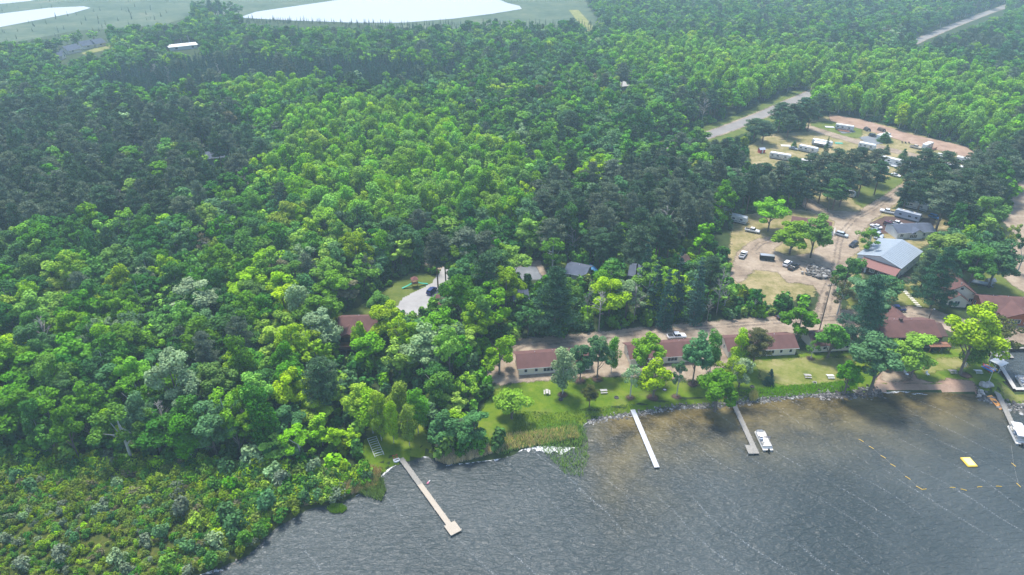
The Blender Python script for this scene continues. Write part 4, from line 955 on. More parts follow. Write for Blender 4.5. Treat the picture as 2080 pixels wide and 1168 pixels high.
def house(name, label, cat, a, b, W, h, rise, oh=.6, wall='cream', roof='roof', wins=(), group=None, z=1.0, vents=3, chim=None, door=None, L=None, trim='white', base=.14):
    A, B, rz, L_ = frame2(a, b); L = L or L_
    ux, uy = math.cos(rz), math.sin(rz)
    c = Vector((A.x + ux * L / 2 - uy * W / 2, A.y + uy * L / 2 + ux * W / 2, z))
    e = empty(name, c, rz, label, cat, group)
    mb = MB(); mb.prism([(-W / 2, -.3), (W / 2, -.3), (W / 2, h), (0, h + rise), (-W / 2, h)], -L / 2, L / 2, 'x'); mb.build('wall', M[wall], e)
    if base:
        f = MB(); f.box(-L / 2 - .03, -W / 2 - .03, -.35, L / 2 + .03, W / 2 + .03, base); f.build('foundation', M['concrete'], e)
    r = MB(); roofm(r, L, W, h, rise, oh); ro = r.build('roof', M[roof], e)
    fa = MB(); k = rise / (W / 2); ye = W / 2 + oh; ze = h - k * oh
    fa.box(-L / 2 - oh - .02, -ye - .04, ze - .06, L / 2 + oh + .02, -ye - .003, ze + .16)
    fa.build('fascia', M[trim], e)
    for i in range(vents):
        x = -L / 2 + L * (i + 1) / (vents + 1); v = MB(); y = W * .14; zz = h + rise - k * y; v.tube([(x, y, zz), (x, y, zz + .55)], .09, 8); v.build('vent_pipe', M['alu'], ro)
    if chim: 
        v = MB(); v.box(chim - .4, -.4, h + rise - .5, chim + .4, .4, h + rise + .7); v.box(chim - .5, -.5, h + rise + .7, chim + .5, .5, h + rise + .82); v.build('chimney', M['roof_dark'], ro)
    for w in wins:
        sd_, u, zz, ww, hh_, n = w
        if sd_ == 'f': window(e, -L / 2 + u, -W / 2, zz, ww, hh_, '-y', n)
        elif sd_ == 'b': window(e, -L / 2 + u, W / 2, zz, ww, hh_, '+y', n)
        elif sd_ == 'l': window(e, -L / 2, -W / 2 + u, zz, ww, hh_, '-x', n)
        else: window(e, L / 2, -W / 2 + u, zz, ww, hh_, '+x', n)
    if door is not None:
        for sd_, u in door:
            d = MB(); hd = MB()
            if sd_ == 'f': d.box(-L / 2 + u - .45, -W / 2 - .06, .1, -L / 2 + u + .45, -W / 2 - .004, 2.15); hd.box(-L / 2 + u + .28, -W / 2 - .1, 1.05, -L / 2 + u + .36, -W / 2 - .062, 1.12)
            elif sd_ == 'b': d.box(-L / 2 + u - .45, W / 2 + .004, .1, -L / 2 + u + .45, W / 2 + .06, 2.15); hd.box(-L / 2 + u + .28, W / 2 + .062, 1.05, -L / 2 + u + .36, W / 2 + .1, 1.12)
            elif sd_ == 'l': d.box(-L / 2 - .06, -W / 2 + u - .45, .1, -L / 2 - .004, -W / 2 + u + .45, 2.15); hd.box(-L / 2 - .1, -W / 2 + u + .28, 1.05, -L / 2 - .062, -W / 2 + u + .36, 1.12)
            else: d.box(L / 2 + .004, -W / 2 + u - .45, .1, L / 2 + .06, -W / 2 + u + .45, 2.15); hd.box(L / 2 + .062, -W / 2 + u + .28, 1.05, L / 2 + .1, -W / 2 + u + .36, 1.12)
            do = d.build('door', M['white'], e); hd.build('handle', M['darkmetal'], do)
    e['L'] = L; return e, L
W1 = [('f', 1.9, 1.0, .85, 1.15, 1), ('f', 4.9, 1.0, .85, 1.15, 1), ('f', 8.4, .85, 2.9, 1.4, 3), ('f', 12.3, .85, 2.9, 1.4, 3), ('f', 15.9, 1.0, .85, 1.15, 1), ('f', 18.8, 1.0, .85, 1.15, 1), ('b', 4, 1.1, 1, 1, 1), ('b', 16, 1.1, 1, 1, 1)]
GC = 'cream cabins in a row on the shore'
house('cabin', 'leftmost cream cabin with brown roof, three window groups showing at its left', 'cabin', (1054.5, 762.7), (1205, 751), 7.6, 2.75, 1.75, wins=W1, door=[('b', 7), ('b', 13)], L=20.7, group=GC)
house('cabin', 'second cream cabin from the left, tree standing before its left half', 'cabin', (1281, 743), (1431, 733), 7.6, 2.75, 1.75, wins=[('l', 3.8, 1.1, .8, 1, 1), ('f', 9.1, .95, .9, 1.25, 1)] + W1[:2] + W1[3:], door=[('b', 7), ('b', 13)], L=20.7, group=GC)
house('cabin', 'third cream cabin from the left, above the dry patch of lawn', 'cabin', (1479, 727.5), (1616, 720), 7.6, 2.75, 1.75, wins=[('l', 3.8, 1.1, .8, 1, 1)] + W1, door=[('b', 7), ('b', 13)], L=20.4, group=GC)
e, L = house('cabin', 'smallest cream cabin with darker roof, rightmost of the row', 'cabin', (1652, 716), (1738, 710.5), 7.6, 2.5, 1.7, roof='roof_dark', wins=[('f', 3.2, 1.0, .9, 1.1, 1), ('f', 6.6, .8, 2.9, 1.4, 3), ('f', 10.3, 1.0, .85, 1.1, 1), ('f', 11.8, 1.0, .85, 1.1, 1)], door=[('b', 5)], L=13.0, group=GC)
# dark brown lodge with a back wing and a deck
e, L = house('lodge', 'dark brown two-storey lodge with brown roof and a deck at its right end', 'lodge', (1789, 706), (1896, 705), 9.4, 4.4, 2.2, oh=.9, wall='brownwood', wins=[('l', 2.2, 2.7, .9, 1.1, 1), ('f', 1.6, 1.0, 1.1, 1.4, 2), ('f', 4.4, 2.7, 1.6, 1.1, 2), ('f', 8.5, 2.7, 1.6, 1.1, 2), ('f', 12.4, 2.7, 1.6, 1.1, 2), ('f', 8.5, .8, 1.6, 1.1, 2)], chim=-1.5, vents=2, door=[('f', 5.9)], trim='brownwood')
m = MB(); m.prism([(-3.2, -.3), (3.2, -.3), (3.2, 3.1), (0, 4.8), (-3.2, 3.1)], 4.701, 11.5, 'y'); o = m.build('back_wing', M['brownwood'], e); o.location.x = 1.6
m = MB(); roofy(m, 6.4, 4.0, 12.2, 3.1, 1.9, .7); o = m.build('wing_roof', M['roof'], e); o.location.x = 1.6
m = MB(); m.box(L / 2 + .003, -3.6, -.3, L / 2 + 2.6, 3.9, 3.6); m.build('end_room', M['brownwood'], e)
m = MB(); roofm(m, 2.4, 8.2, 3.63, 1.5, .5, x0=L / 2 + 1.9, y0=.2); m.build('end_roof', M['roof_dark'], e)
dk = MB(); dk.box(L / 2 - 3, -7.6, 1.9, L / 2 + 3.2, -4.72, 2.05)
for x in (L / 2 - 2.9, L / 2, L / 2 + 3.0): dk.box(x, -7.5, -.3, x + .15, -7.35, 1.9)
dko = dk.build('deck', M['redwood'], e); rl = MB(); rl.box(L / 2 - 3, -7.6, 2.9, L / 2 + 3.2, -7.52, 3.0)
for k in range(22): rl.box(L / 2 - 3 + k * .29, -7.58, 2.05, L / 2 - 2.95 + k * .29, -7.54, 2.9)
rl.build('railing', M['redwood'], dko)
# brown house with deck in the woods
e, L = house('house', 'brown-roofed wooden house with front gable and raised deck among the trees', 'house', (692, 697), (764, 695), 9.0, 4.2, 2.3, oh=.7, wall='brownwood', wins=[('f', 9.2, 1.6, 1.2, 1.2, 2), ('r', 4.5, 1.8, 1.2, 1.2, 2)], vents=1, chim=4.2, trim='brownwood')
m = MB(); m.prism([(-3.0, -.3), (3.0, -.3), (3.0, 4.0), (0, 5.4), (-3.0, 4.0)], -7.2, -4.501, 'y'); o = m.build('front_gable', M['redwood'], e); o.location.x = -2.2
m = MB(); roofy(m, 6.0, -8.2, -1.0, 4.0, 1.5, .7); o = m.build('gable_roof', M['roof'], e); o.location.x = -2.2
window(e, -2.2, -7.2, 2.2, 4.4, 1.5, '-y', 4, 'brownwood')
dk = MB(); dk.box(-6.8, -10.2, 1.5, 1.6, -7.21, 1.65)
for x in (-6.7, -2.7, 1.4): dk.box(x, -10.1, -.3, x + .16, -9.94, 1.5)
dko = dk.build('deck', M['redwood'], e); rl = MB(); rl.box(-6.8, -10.2, 2.55, 1.6, -10.12, 2.65); rl.box(-6.8, -10.19, 1.66, 1.6, -10.15, 2.5); rl.build('railing', M['redwood'], dko)
# metal-roofed barn with red lean-to
def barn():
    zr = 7.6; A, B = P(1789, 519, zr), P(1832.5, 486.5, zr); d = (B - A); rz = math.atan2(d.y, d.x); L = d.length
    W = 15.0; h = 4.3; rise = zr - 1 - h - .2; c = (A + B) / 2; c.z = 1.0
    e = empty('barn', c, rz, 'large barn with pale blue-grey metal roof and a red lean-to roof in front', 'barn')
    m = MB(); m.prism([(-W / 2, -.3), (W / 2, -.3), (W / 2, h), (0, h + rise), (-W / 2, h)], -L / 2, L / 2, 'x'); m.build('wall', M['white'], e)
    m = MB(); roofm(m, L, W, h, rise, .4, .15); ro = m.build('roof', M['roof_metal'], e)
    rb = MB(); k = rise / (W / 2)
    for i in range(1, int(L / 1.2)):
        x = -L / 2 + i * 1.2
        for s_ in (-1, 1): rb.add([(x, s_ * .1, h + rise - k * .1 + .152), (x + .06, s_ * .1, h + rise - k * .1 + .152), (x + .06, s_ * (W / 2 + .35), h - k * .35 + .152), (x, s_ * (W / 2 + .35), h - k * .35 + .152),
            (x, s_ * .1, h + rise - k * .1 + .2), (x + .06, s_ * .1, h + rise - k * .1 + .2), (x + .06, s_ * (W / 2 + .35), h - k * .35 + .2), (x, s_ * (W / 2 + .35), h - k * .35 + .2)],
            [(0, 1, 2, 3), (4, 7, 6, 5), (0, 4, 5, 1), (1, 5, 6, 2), (2, 6, 7, 3), (3, 7, 4, 0)])
    rb.build('roof_seams', M['roof_metal'], ro)
    m = MB(); x0 = -L / 2 - 3.6; m.box(x0, -W / 2 + .2, -.3, -L / 2 - .004, W / 2 - 2.6, 2.6); lo = m.build('lean_to', M['brownwood'], e)
    m = MB(); m.prism([(x0 - .7, 2.55), (-L / 2 - .03, 4.1), (-L / 2 - .03, 4.25), (x0 - .7, 2.72)], -W / 2 - .2, W / 2 - 2.2, 'y'); m.build('lean_to_roof', M['roof_red'], e)
    for y in (-5.6, -2.6, .4): window(e, x0, y, 1.0, 1.6, 1.1, '-x', 3)
    window(e, -2, -W / 2, 1.2, 1.2, 1.1, '-y', 2); window(e, 4, -W / 2, 1.2, 1.2, 1.1, '-y', 2)
    d_ = MB(); d_.box(-L / 2 + 1, -W / 2 - .07, .0, -L / 2 + 2.0, -W / 2 - .004, 2.1); do = d_.build('door', M['bluegray'], e); q = MB(); q.box(-L / 2 + 1.1, -W / 2 - .12, 1, -L / 2 + 1.18, -W / 2 - .072, 1.1); q.build('handle', M['alu'], do)
barn()
e, L = house('house', 'white single-storey house with slate roof and arched front windows', 'house', (1821, 486), (1884, 483), 8.2, 2.7, 1.6, oh=.35, wall='white', roof='roof_blue', wins=[('f', 1.8, 1.0, 1.3, 1.1, 2), ('f', 12.6, 1.0, 1.3, 1.1, 2)], door=[('f', 9.7), ('l', 4)], L=15.6, vents=2)
m = MB(); m.prism([(-2.3, -.3), (2.3, -.3), (2.3, 2.7), (0, 4.0), (-2.3, 2.7)], -4.9, -4.101, 'y'); m.build('front_gable', M['white'], e); e.children[-1].location.x = -1.6
m = MB(); roofy(m, 4.6, -5.3, -.4, 2.7, 1.32, .35); m.build('gable_roof', M['roof_blue'], e); e.children[-1].location.x = -1.6
window(e, -1.6, -4.9, .7, 3.0, 1.3, '-y', 4); window(e, -1.6, -4.9, 2.25, 1.6, .6, '-y', 2)
e, L = house('hall', 'tan hall with dark brown roof and pale gable end beside the dirt yard', 'hall', (1606, 470), (1681, 482), 9.5, 2.8, 1.7, oh=.7, wall='tanwall', roof='roof', wins=[('r', 2.2, 1.1, 1.0, 1.0, 1), ('r', 7.4, 1.1, 1.0, 1.0, 1), ('f', 4, 1, 1.2, 1.1, 2), ('f', 12, 1, 1.2, 1.1, 2)], door=[('r', 4.7)], vents=2)
m = MB(); m.box(L / 2 + .01, -2.6, -.05, L / 2 + 2.4, 3.2, .25); po = m.build('porch', M['concrete'], e); r_ = MB()
for y in (-2.5, -1, .5, 2.0, 3.1): r_.box(L / 2 + 2.25, y, .25, L / 2 + 2.35, y + .1, 1.2)
r_.box(L / 2 + 2.2, -2.6, 1.2, L / 2 + 2.4, 3.2, 1.3); r_.build('railing', M['white'], po)
# cream gabled hall: ridge runs away from the lake
def hall():
    zr = 8.2; A, B = P(1957.7, 578, zr), P(1931, 548, zr); d = B - A; rz = math.atan2(d.y, d.x) ; L = d.length
    W = 11.5; h = 3.2; rise = zr - 1 - h - .2; c = (A + B) / 2; c.z = 1
    e = empty('hall', c, rz, 'cream hall with steep brown roof, its gable end facing the lake', 'hall')
    m = MB(); m.prism([(-W / 2, -.3), (W / 2, -.3), (W / 2, h), (0, h + rise), (-W / 2, h)], -L / 2, L / 2, 'x'); m.build('wall', M['cream'], e)
    m = MB(); roofm(m, L, W, h, rise, .6, .2, ohx=.5); ro = m.build('roof', M['roof'], e)
    m = MB(); m.tube([(-L / 2 + .5, .5, h + rise - .3), (-L / 2 + .5, .5, h + rise + .7)], .16, 8); m.build('vent_pipe', M['alu'], ro)
    x0 = -L / 2; m = MB(); m.prism([(-1.6, -.3), (4.4, -.3), (4.4, 2.6), (1.4, 4.7), (-1.6, 2.6)], x0 - 2.6, x0 - .004, 'x'); m.build('porch', M['cream'], e)
    m = MB(); roofm(m, 2.9, 6.0, 2.6, 2.1, .45, .16, x0=x0 - 1.5, y0=1.4, ohx=.05); m.build('porch_roof', M['roof'], e)
    window(e, x0 - 2.6, 1.4, 1.0, 1.6, 1.2, '-x', 2); window(e, x0, -3.8, 1.0, 1.2, 1.2, '-x', 2); window(e, x0, 0, 5.2, 1.0, .9, '-x', 1)
    q = MB(); q.box(x0 - 2.67, 2.9, 0, x0 - 2.604, 3.8, 2.1); do = q.build('door', M['brownwood'], e); q = MB(); q.box(x0 - 2.72, 3.0, 1, x0 - 2.672, 3.08, 1.08); q.build('handle', M['alu'], do)
hall()
e, L = house('lodge', 'orange log lodge with brown roof and a row of white windows at the right edge', 'lodge', (1996, 646), (2120, 655), 10.5, 3.0, 2.2, oh=.8, wall='orangewood', wins=[('l', 3, 1.2, .9, 1.2, 1), ('l', 7, 1.2, .9, 1.2, 1), ('f', 1.4, 1.1, 1.0, 1.3, 1)], vents=3, trim='brownwood', door=[('f', 3.3)])
m = MB(); m.prism([(-4.6, -.3), (4.6, -.3), (4.6, 3.0), (0, 4.9), (-4.6, 3.0)], -8.6, -5.251, 'y'); m.build('front_gable', M['orangewood'], e); e.children[-1].location.x = .9
m = MB(); roofy(m, 9.2, -9.4, -.6, 3.0, 1.93, .8, .2); m.build('gable_roof', M['roof'], e); e.children[-1].location.x = .9
window(e, -1.6, -8.6, .9, 3.4, 1.3, '-y', 4); window(e, 3.0, -8.6, .9, 3.4, 1.3, '-y', 4)
dk = MB(); dk.box(-8.6, -9.3, .3, -3.8, -6.2, .42); dk.box(-8.6, -9.3, -.2, -8.45, -9.15, .3); dko = dk.build('deck', M['redwood'], e); rl = MB(); rl.box(-8.6, -9.3, 1.3, -3.8, -9.2, 1.4)
for k in range(12): rl.box(-8.6 + k * .43, -9.28, .42, -8.52 + k * .43, -9.22, 1.3)
rl.build('railing', M['white'], dko)
# houses in the woods
house('house', 'small dark house with slate roof and one white window among the trees', 'house', (1045, 622), (1072, 620), 6.0, 2.7, 1.6, wall='brownwood', roof='roof_blue', wins=[('f', 3.3, .9, 1.6, 1.3, 3)], vents=1, base=0)
house('house', 'pale house with slate roof beside a blue-covered boat in the woods', 'house', (1147, 566), (1186, 574), 8, 2.7, 1.3, wall='tanwall', roof='roof_blue', wins=[('f', 2, 1.0, .8, 1.2, 1), ('f', 5, 1, .8, 1.2, 1)], vents=1, base=0)
house('house', 'blue-grey house with slate roof half hidden by blue spruces', 'house', (1277, 572), (1318, 578), 9, 2.9, 1.7, wall='bluegray', roof='roof_blue', wins=[('f', 2.0, .9, 1.5, 1.4, 2), ('f', 5, .9, 1.5, 1.4, 2), ('l', 4, 1, 1, 1.2, 1)], vents=1, base=0)
house('shed', 'dark open-sided shed under trees right of the blue spruces', 'shed', (1378, 541), (1412, 540), 5, 2.3, 1.1, wall='brownwood', roof='roof_dark', wins=[('f', 2, .8, 1.4, 1.2, 1)], vents=0, base=0)
house('house', 'brown hipped roof peeping over trees by the concrete driveway', 'house', (888, 632), (938, 632), 7.5, 2.2, 1.6, wall='cream', roof='roof', wins=[('f', 3, 1, 1.2, 1.1, 2)], vents=1, base=0)
house('shed', 'low shed with grey-green roof and dark red walls left of the barn', 'shed', (1733, 553), (1763, 554), 3.4, 2.1, .9, oh=.25, wall='brownwood', roof='gravelroof' if 'gravelroof' in M else 'stone', wins=[('f', 2.2, .9, .7, .7, 1)], vents=0, door=[('f', 4)])
m = empty('platform', P(1838, 567), .5, 'small dark wooden deck at the front right corner of the barn', 'deck'); q = MB(); q.box(-2, -2, .35, 2, 2, .5)
for x, y in ((-1.9, -1.9), (1.75, -1.9), (-1.9, 1.75), (1.75, 1.75)): q.box(x, y, -.2, x + .15, y + .15, .35)
q.build('deck_boards', M['brownwood'], m); q = MB(); q.box(-2, -2.0, 1.3, 2, -1.92, 1.4); q.box(1.92, -1.9, 1.3, 2, 2, 1.4)
for k in range(9): q.box(-1.98 + k * .48, -1.98, .5, -1.92 + k * .48, -1.93, 1.3)
q.build('railing', M['brownwood'], m)
for i, (a, b, l) in enumerate([((105, 122), (128, 121), 'first from the left'), ((140, 111), (166, 105), 'second from the left'), ((170, 101), (193, 97), 'third from the left'), ((197, 97), (216, 93), 'last at the right')]):
    house('house', f'far slate-roofed chalet in the row at upper left, {l}', 'house', a, b, 8.5, 3.4, 3.2, oh=.6, wall='cream', roof='roof_blue', wins=[('f', 5, 1.5, 2, 1.6, 2), ('r', 6, 1.5, 2, 1.6, 2)], vents=0, base=0, group='row of far chalets')
house('long_building', 'long low building with white roof deep in the far woods', 'building', (345, 104), (402, 98), 13, 3.2, 1.2, wall='white', roof='white', wins=[('f', 6, 1, 2, 1.4, 2), ('f', 20, 1, 2, 1.4, 2)], vents=0, base=0)
house('building', 'small white-roofed building right of the long one in the far woods', 'building', (431, 96), (446, 94), 9, 3, 1.2, wall='white', roof='white', wins=[('f', 4, 1, 2, 1.4, 2)], vents=0, base=0)
house('house', 'grey slate roof showing above dark pines at the upper left', 'house', (262, 303), (294, 300), 9, 3.4, 2.6, wall='bluegray', roof='roof_blue', wins=[('f', 3, 1, 1.4, 1.3, 2)], vents=1, base=0)
house('house', 'pale house glimpsed between the dark pines at the left', 'house', (425, 338), (458, 334), 9, 4.2, 2, wall='bluegray', roof='roof_blue', wins=[('f', 3, 1.2, 1.6, 1.5, 2), ('f', 7, 1.2, 1.6, 1.5, 2)], vents=1, base=0)
house('house', 'pale pink-roofed house far off in the middle woods', 'house', (1262, 184), (1278, 182), 9, 3, 2.2, wall='tanwall', roof='dockold' if 0 else 'concrete', wins=[('f', 3, 1, 1.4, 1.3, 2)], vents=0, base=0)
# ------------------------------------------------------------------ docks
def plankm(name, mat): return M[mat]
def dock(label, a, b, w, segs, plat=None, postn=8, group='docks reaching into the lake', zt=.55):
    A, B, rz, L = frame2(a, b, zt); e = empty('dock', (A.x, A.y, 0), rz, label, 'dock', group)
    x = 0
    for fr, mt in segs:
        m = MB(); x1 = L * fr; n = max(1, int(round((x1 - x) / .30))); st = (x1 - x) / n
        for i in range(n): m.box(x + i * st + .008, -w / 2, zt - .06, x + (i + 1) * st - .008, w / 2, zt + .004 * (i % 2))
        m.box(x, -w / 2 + .05, zt - .22, x1, -w / 2 + .12, zt - .065); m.box(x, w / 2 - .12, zt - .22, x1, w / 2 - .05, zt - .065)
        m.build('walkway', M[mt], e); x = x1
    for i in range(postn):
        xx = L * (i + .5) / postn
        m = MB()
        for s_ in (-1, 1): m.tube([(xx, s_ * (w / 2 + .06), -1.5), (xx, s_ * (w / 2 + .06), zt + (.25 if i % 3 == 1 else .05))], .045, 6)
        m.box(xx - .04, -w / 2 - .05, zt - .30, xx + .04, w / 2 + .05, zt - .23)
        m.build('leg_pair', M['steel'], e)
    if plat:
        x0, y0, x1, y1, mt = plat; m = MB(); n = int((y1 - y0) / .3); st = (y1 - y0) / n
        for i in range(n): m.box(L + x0, y0 + i * st + .008, zt - .055, L + x1, y0 + (i + 1) * st - .008, zt + .012)
        m.box(L + x0 + .05, y0 + .1, zt - .25, L + x0 + .12, y1 - .1, zt - .06); m.box(L + x1 - .12, y0 + .1, zt - .25, L + x1 - .05, y1 - .1, zt - .06)
        m.build('end_platform', M[mt], e)
        for xx, yy in ((L + x0 + .1, y0), (L + x1 - .1, y0), (L + x0 + .1, y1), (L + x1 - .1, y1)):
            m = MB(); m.tube([(xx, yy, -1.5), (xx, yy, zt + .3)], .05, 6); m.build('leg', M['steel'], e)
    return e
dock('longest dock at the left, grey boards turning to fresh pale boards with a square end', (814, 930), (913, 1066), 1.25, [(.42, 'dockold'), (1, 'docknew')], (-.4, -1.15, 2.7, 1.5, 'docknew'), 11)
dock('plain white-topped dock, second from the left', (1283, 827), (1334.5, 949), 1.25, [(1, 'dockwhite')], None, 9)
dock('weathered grey dock with a pontoon boat moored at its right side', (1484, 806), (1537, 921), 1.3, [(1, 'dockold')], (-3.0, -2.0, 0.02, -.66, 'dockold'), 9)
dock('grey dock at the right edge leading to the canopied pontoon boat', (2024, 792), (2073, 897), 1.35, [(.5, 'dockold'), (1, 'dockold')], None, 8)
e = empty('dock', P(2038, 707, .5), 0, 'short floating dock inside the small harbour', 'dock'); A, B, rz, L = frame2((2038, 708), (2055, 727), .5); e.location = (A.x, A.y, 0); e.rotation_euler.z = rz
m = MB(); [m.box(i * .3, -.8, .4, i * .3 + .285, .8, .5) for i in range(int(L / .3))]; m.build('walkway', M['dockold'], e); m = MB(); m.box(.2, -.75, -.2, L - .2, .75, .39); m.build('float', M['darkmetal'], e)
# stacked dock frame on land
A, B, rz, L = frame2((755, 889), (771, 927)); e = empty('lift_frame', (A.x, A.y, 1), rz, 'white steel dock frame lying on the grass left of the long dock', 'boat lift')
for s_ in (-1, 1): m = MB(); m.tube([(0, s_ * 1.1, .12), (L, s_ * 1.1, .12)], .06, 6); m.build('rail', M['white'], e)
for k in range(9): m = MB(); m.tube([(L * (k + .2) / 8.6, -1.1, .13), (L * (k + .2) / 8.6, 0, .22), (L * (k + .2) / 8.6, 1.1, .13)], .05, 6); m.build('rung', M['white'], e)
m = MB(); m.tube([(L * .97, -1.1, .2), (L * .97, -1.1, 1.0), (L * .97, 1.1, 1.0), (L * .97, 1.1, .2)], .045, 6); m.build('hoop', M['white'], e)
# ------------------------------------------------------------------ boats
def pontoon(label, a, b, canopy=False, col='vinyl', L=7.2, W=2.5, z=0.0, group='pontoon boats'):
    A, B, rz, _ = frame2(a, b, .6); c = (A + B) / 2; e = empty('pontoon_boat', (c.x, c.y, z), rz, label, 'boat', group)
    for s_ in (-1, 1):
        m = MB(); m.tube([(-L / 2, s_ * .85, .12), (L / 2 - .9, s_ * .85, .12), (L / 2 - .2, s_ * .85, .25), (L / 2, s_ * .85, .34)], [.3, .31, .2, .05], 10); m.build('pontoon', M['alu'], e)
    m = MB(); m.prism([(-L / 2, -W / 2), (L / 2 - .5, -W / 2), (L / 2, -W / 2 + .6), (L / 2, W / 2 - .6), (L / 2 - .5, W / 2), (-L / 2, W / 2)], .45, .56, 'z'); m.build('deck', M[col], e)
    h = 1.15; ins = .08; pts = [(-L / 2 + .7, -W / 2 + ins), (L / 2 - .9, -W / 2 + ins), (L / 2 - .35, -W / 2 + .7), (L / 2 - .35, W / 2 - .7), (L / 2 - .9, W / 2 - ins), (-L / 2 + .7, W / 2 - ins), (-L / 2 + .7, -W / 2 + ins)]
    m = MB()
    for (x0, y0), (x1, y1) in zip(pts[:-1], pts[1:]):
        a_ = math.atan2(y1 - y0, x1 - x0); l_ = math.dist((x0, y0), (x1, y1)); m.box(x0, y0 - .02, .565, x0 + l_, y0 + .02, h - .06, rot=a_, piv=(x0, y0))
    m.build('side_panels', M['white'], e)
    m = MB(); m.tube([(x, y, h) for x, y in pts], .035, 6); m.build('rail', M['darkmetal'], e)
    for x0, y0, x1, y1 in ((L / 2 - 2.6, -W / 2 + .15, L / 2 - 1.0, -W / 2 + .7), (L / 2 - 2.6, W / 2 - .7, L / 2 - 1.0, W / 2 - .15), (-L / 2 + .8, -W / 2 + .15, -L / 2 + 1.4, W / 2 - .15)):
        m = MB(); m.box(x0, y0, .565, x1, y1, .95); m.box(x0, y0, .951, x1, y0 + .15, 1.2) if x0 > 0 else m.box(x0, y0, .951, x0 + .15, y1, 1.25); m.build('seat', M['vinyl'], e, bevel=.04)
    m = MB(); m.box(-.6, .3, .565, .0, 1.0, 1.35); m.box(-.1, .35, 1.351, -.05, .95, 1.6); co = m.build('console', M['bluegray'], e, bevel=.03)
    m = MB(); m.tube([(-.75 + 0 * k, .65 + .18 * math.cos(k * PI / 6), 1.25 + .18 * math.sin(k * PI / 6)) for k in range(13)], .02, 5); m.build('steering_wheel', M['black'], co)
    m = MB(); m.box(-1.5, .4, .565, -1.0, .9, 1.0); m.box(-1.6, .4, 1.001, -1.5, .9, 1.5); m.build('captain_chair', M['vinyl'], e, bevel=.04)
    m = MB(); m.box(-L / 2 - .55, -.22, .35, -L / 2 - .05, .22, 1.15); m.box(-L / 2 - .4, -.08, -.5, -L / 2 - .2, .08, .349); m.build('outboard_motor', M['black'], e, bevel=.05)
    if canopy:
        m = MB(); n = 9
        cv = [(-2.9 + 5.6 * i / n, .12 * math.sin(PI * i / n)) for i in range(n + 1)]
        m.prism([(x, 2.55 + z_) for x, z_ in cv] + [(x, 2.49 + z_) for x, z_ in cv[::-1]], -1.25, 1.25, 'y'); cn = m.build('canopy', M['canvas'], e)
        m = MB()
        for x in (-2.7, -.2, 2.4):
            for s_ in (-1, 1): m.tube([(x * .6, s_ * 1.17, 1.15), (x, s_ * 1.17, 2.5)], .02, 5)
        m.build('canopy_poles', M['alu'], cn)
    else:
        m = MB(); m.tube([(-.4, -1.4, 1.9), (-.4, 1.5, 1.9)], .1, 8); cn = m.build('folded_canopy', M['darkcanvas'], e); m = MB()
        for s_ in (-1, 1): m.tube([(-.9, s_ * 1.17, 1.15), (-.4, s_ * 1.17, 1.9)], .02, 5)
        m.build('canopy_poles', M['alu'], cn)
    return e
M['canvas'] = plain('pale canvas', (.60, .60, .60), .9, var=.04); M['darkcanvas'] = plain('dark canvas', (.12, .12, .16), .9)
pontoon('white pontoon boat without a roof moored to the weathered grey dock', (1561, 915), (1541, 873))
pontoon('pontoon boat with a flat pale canopy at the right edge dock', (2077, 905), (2055, 862), canopy=True)
pontoon('pontoon boat afloat in the harbour at the right edge', (2092, 795), (2070, 762), group=None, col='alu')
pontoon('pontoon boat by the kayak stand in the harbour corner', (2030, 729), (2017, 709), group=None, L=6)
# paddle boat
A, B, rz, L = frame2((800, 924), (808, 940), .4); e = empty('paddle_boat', ((A.x + B.x) / 2, (A.y + B.y) / 2, .15), rz, 'small white pedal boat pulled up beside the long dock', 'pedal boat')
m = MB(); m.prism([(-1.2, -.8), (.9, -.8), (1.25, -.4), (1.25, .4), (.9, .8), (-1.2, .8)], .1, .5, 'z'); m.build('hull', M['white'], e, bevel=.08)
for s_ in (-1, 1): m = MB(); m.box(-.5, s_ * .38 - .25, .501, 0, s_ * .38 + .25, .62); m.box(-.65, s_ * .38 - .25, .501, -.52, s_ * .38 + .25, .95); m.build('seat', M['kred'], e)
m = MB(); m.tube([(.75, -.5, .55), (.75, .5, .55)], .12, 8); m.build('pedal_bar', M['darkmetal'], e)
# canoe, kayak stand
def kayak(name, label, a, b, mat, L=4.2, w=.42, z=1.12, group=None, tilt=0, loc=None, rz=None):
    if loc is None: A, B, rz, _ = frame2(a, b); c = (A + B) / 2; loc = (c.x, c.y, z)
    e = empty(name, loc, rz, label, name, group); m = MB(); n = 10; sec = []
    for i in range(n + 1):
        t = i / n; x = -L / 2 + L * t; q = max(.03, math.sin(PI * t) ** .6) * w; s_ = .12 * abs(2 * t - 1) ** 2; sec.append([(x, -q, .3 + s_), (x, -q * .7, .08 + s_ * .5), (x, 0, .0 + s_ * .5), (x, q * .7, .08 + s_ * .5), (x, q, .3 + s_), (x, 0, (.36 if 'kayak' in name else .12) + s_)])
    V = [p for s_ in sec for p in s_]; Fc = [(i * 6 + k, i * 6 + (k + 1) % 6, (i + 1) * 6 + (k + 1) % 6, (i + 1) * 6 + k) for i in range(n) for k in range(6)] + [tuple(range(6))[::-1], tuple(n * 6 + k for k in range(6))]
    m.add(V, Fc); m.build('hull', M[mat], e); m = MB()
    if 'kayak' in name: m.tube([(-.5, 0, .39), (.35, 0, .39)], [.2, .16], 8); m.build('cockpit', M['black'], e)
    else:
        for x in (-1, .9): m.box(x - .12, -w * .8, .26, x + .12, w * .8, .3)
        m.build('thwarts', M['redwood'], e)
    e.rotation_euler.x = tilt; return e
kayak('canoe', 'red canoe lying on the grass by the harbour corner', (1997, 741), (2009, 757), 'kred', L=4.8, w=.5)
q = P(2018, 752); e = empty('kayak_rack', q, .5, 'white metal rack with a flat canopy beside the harbour wall', 'rack')
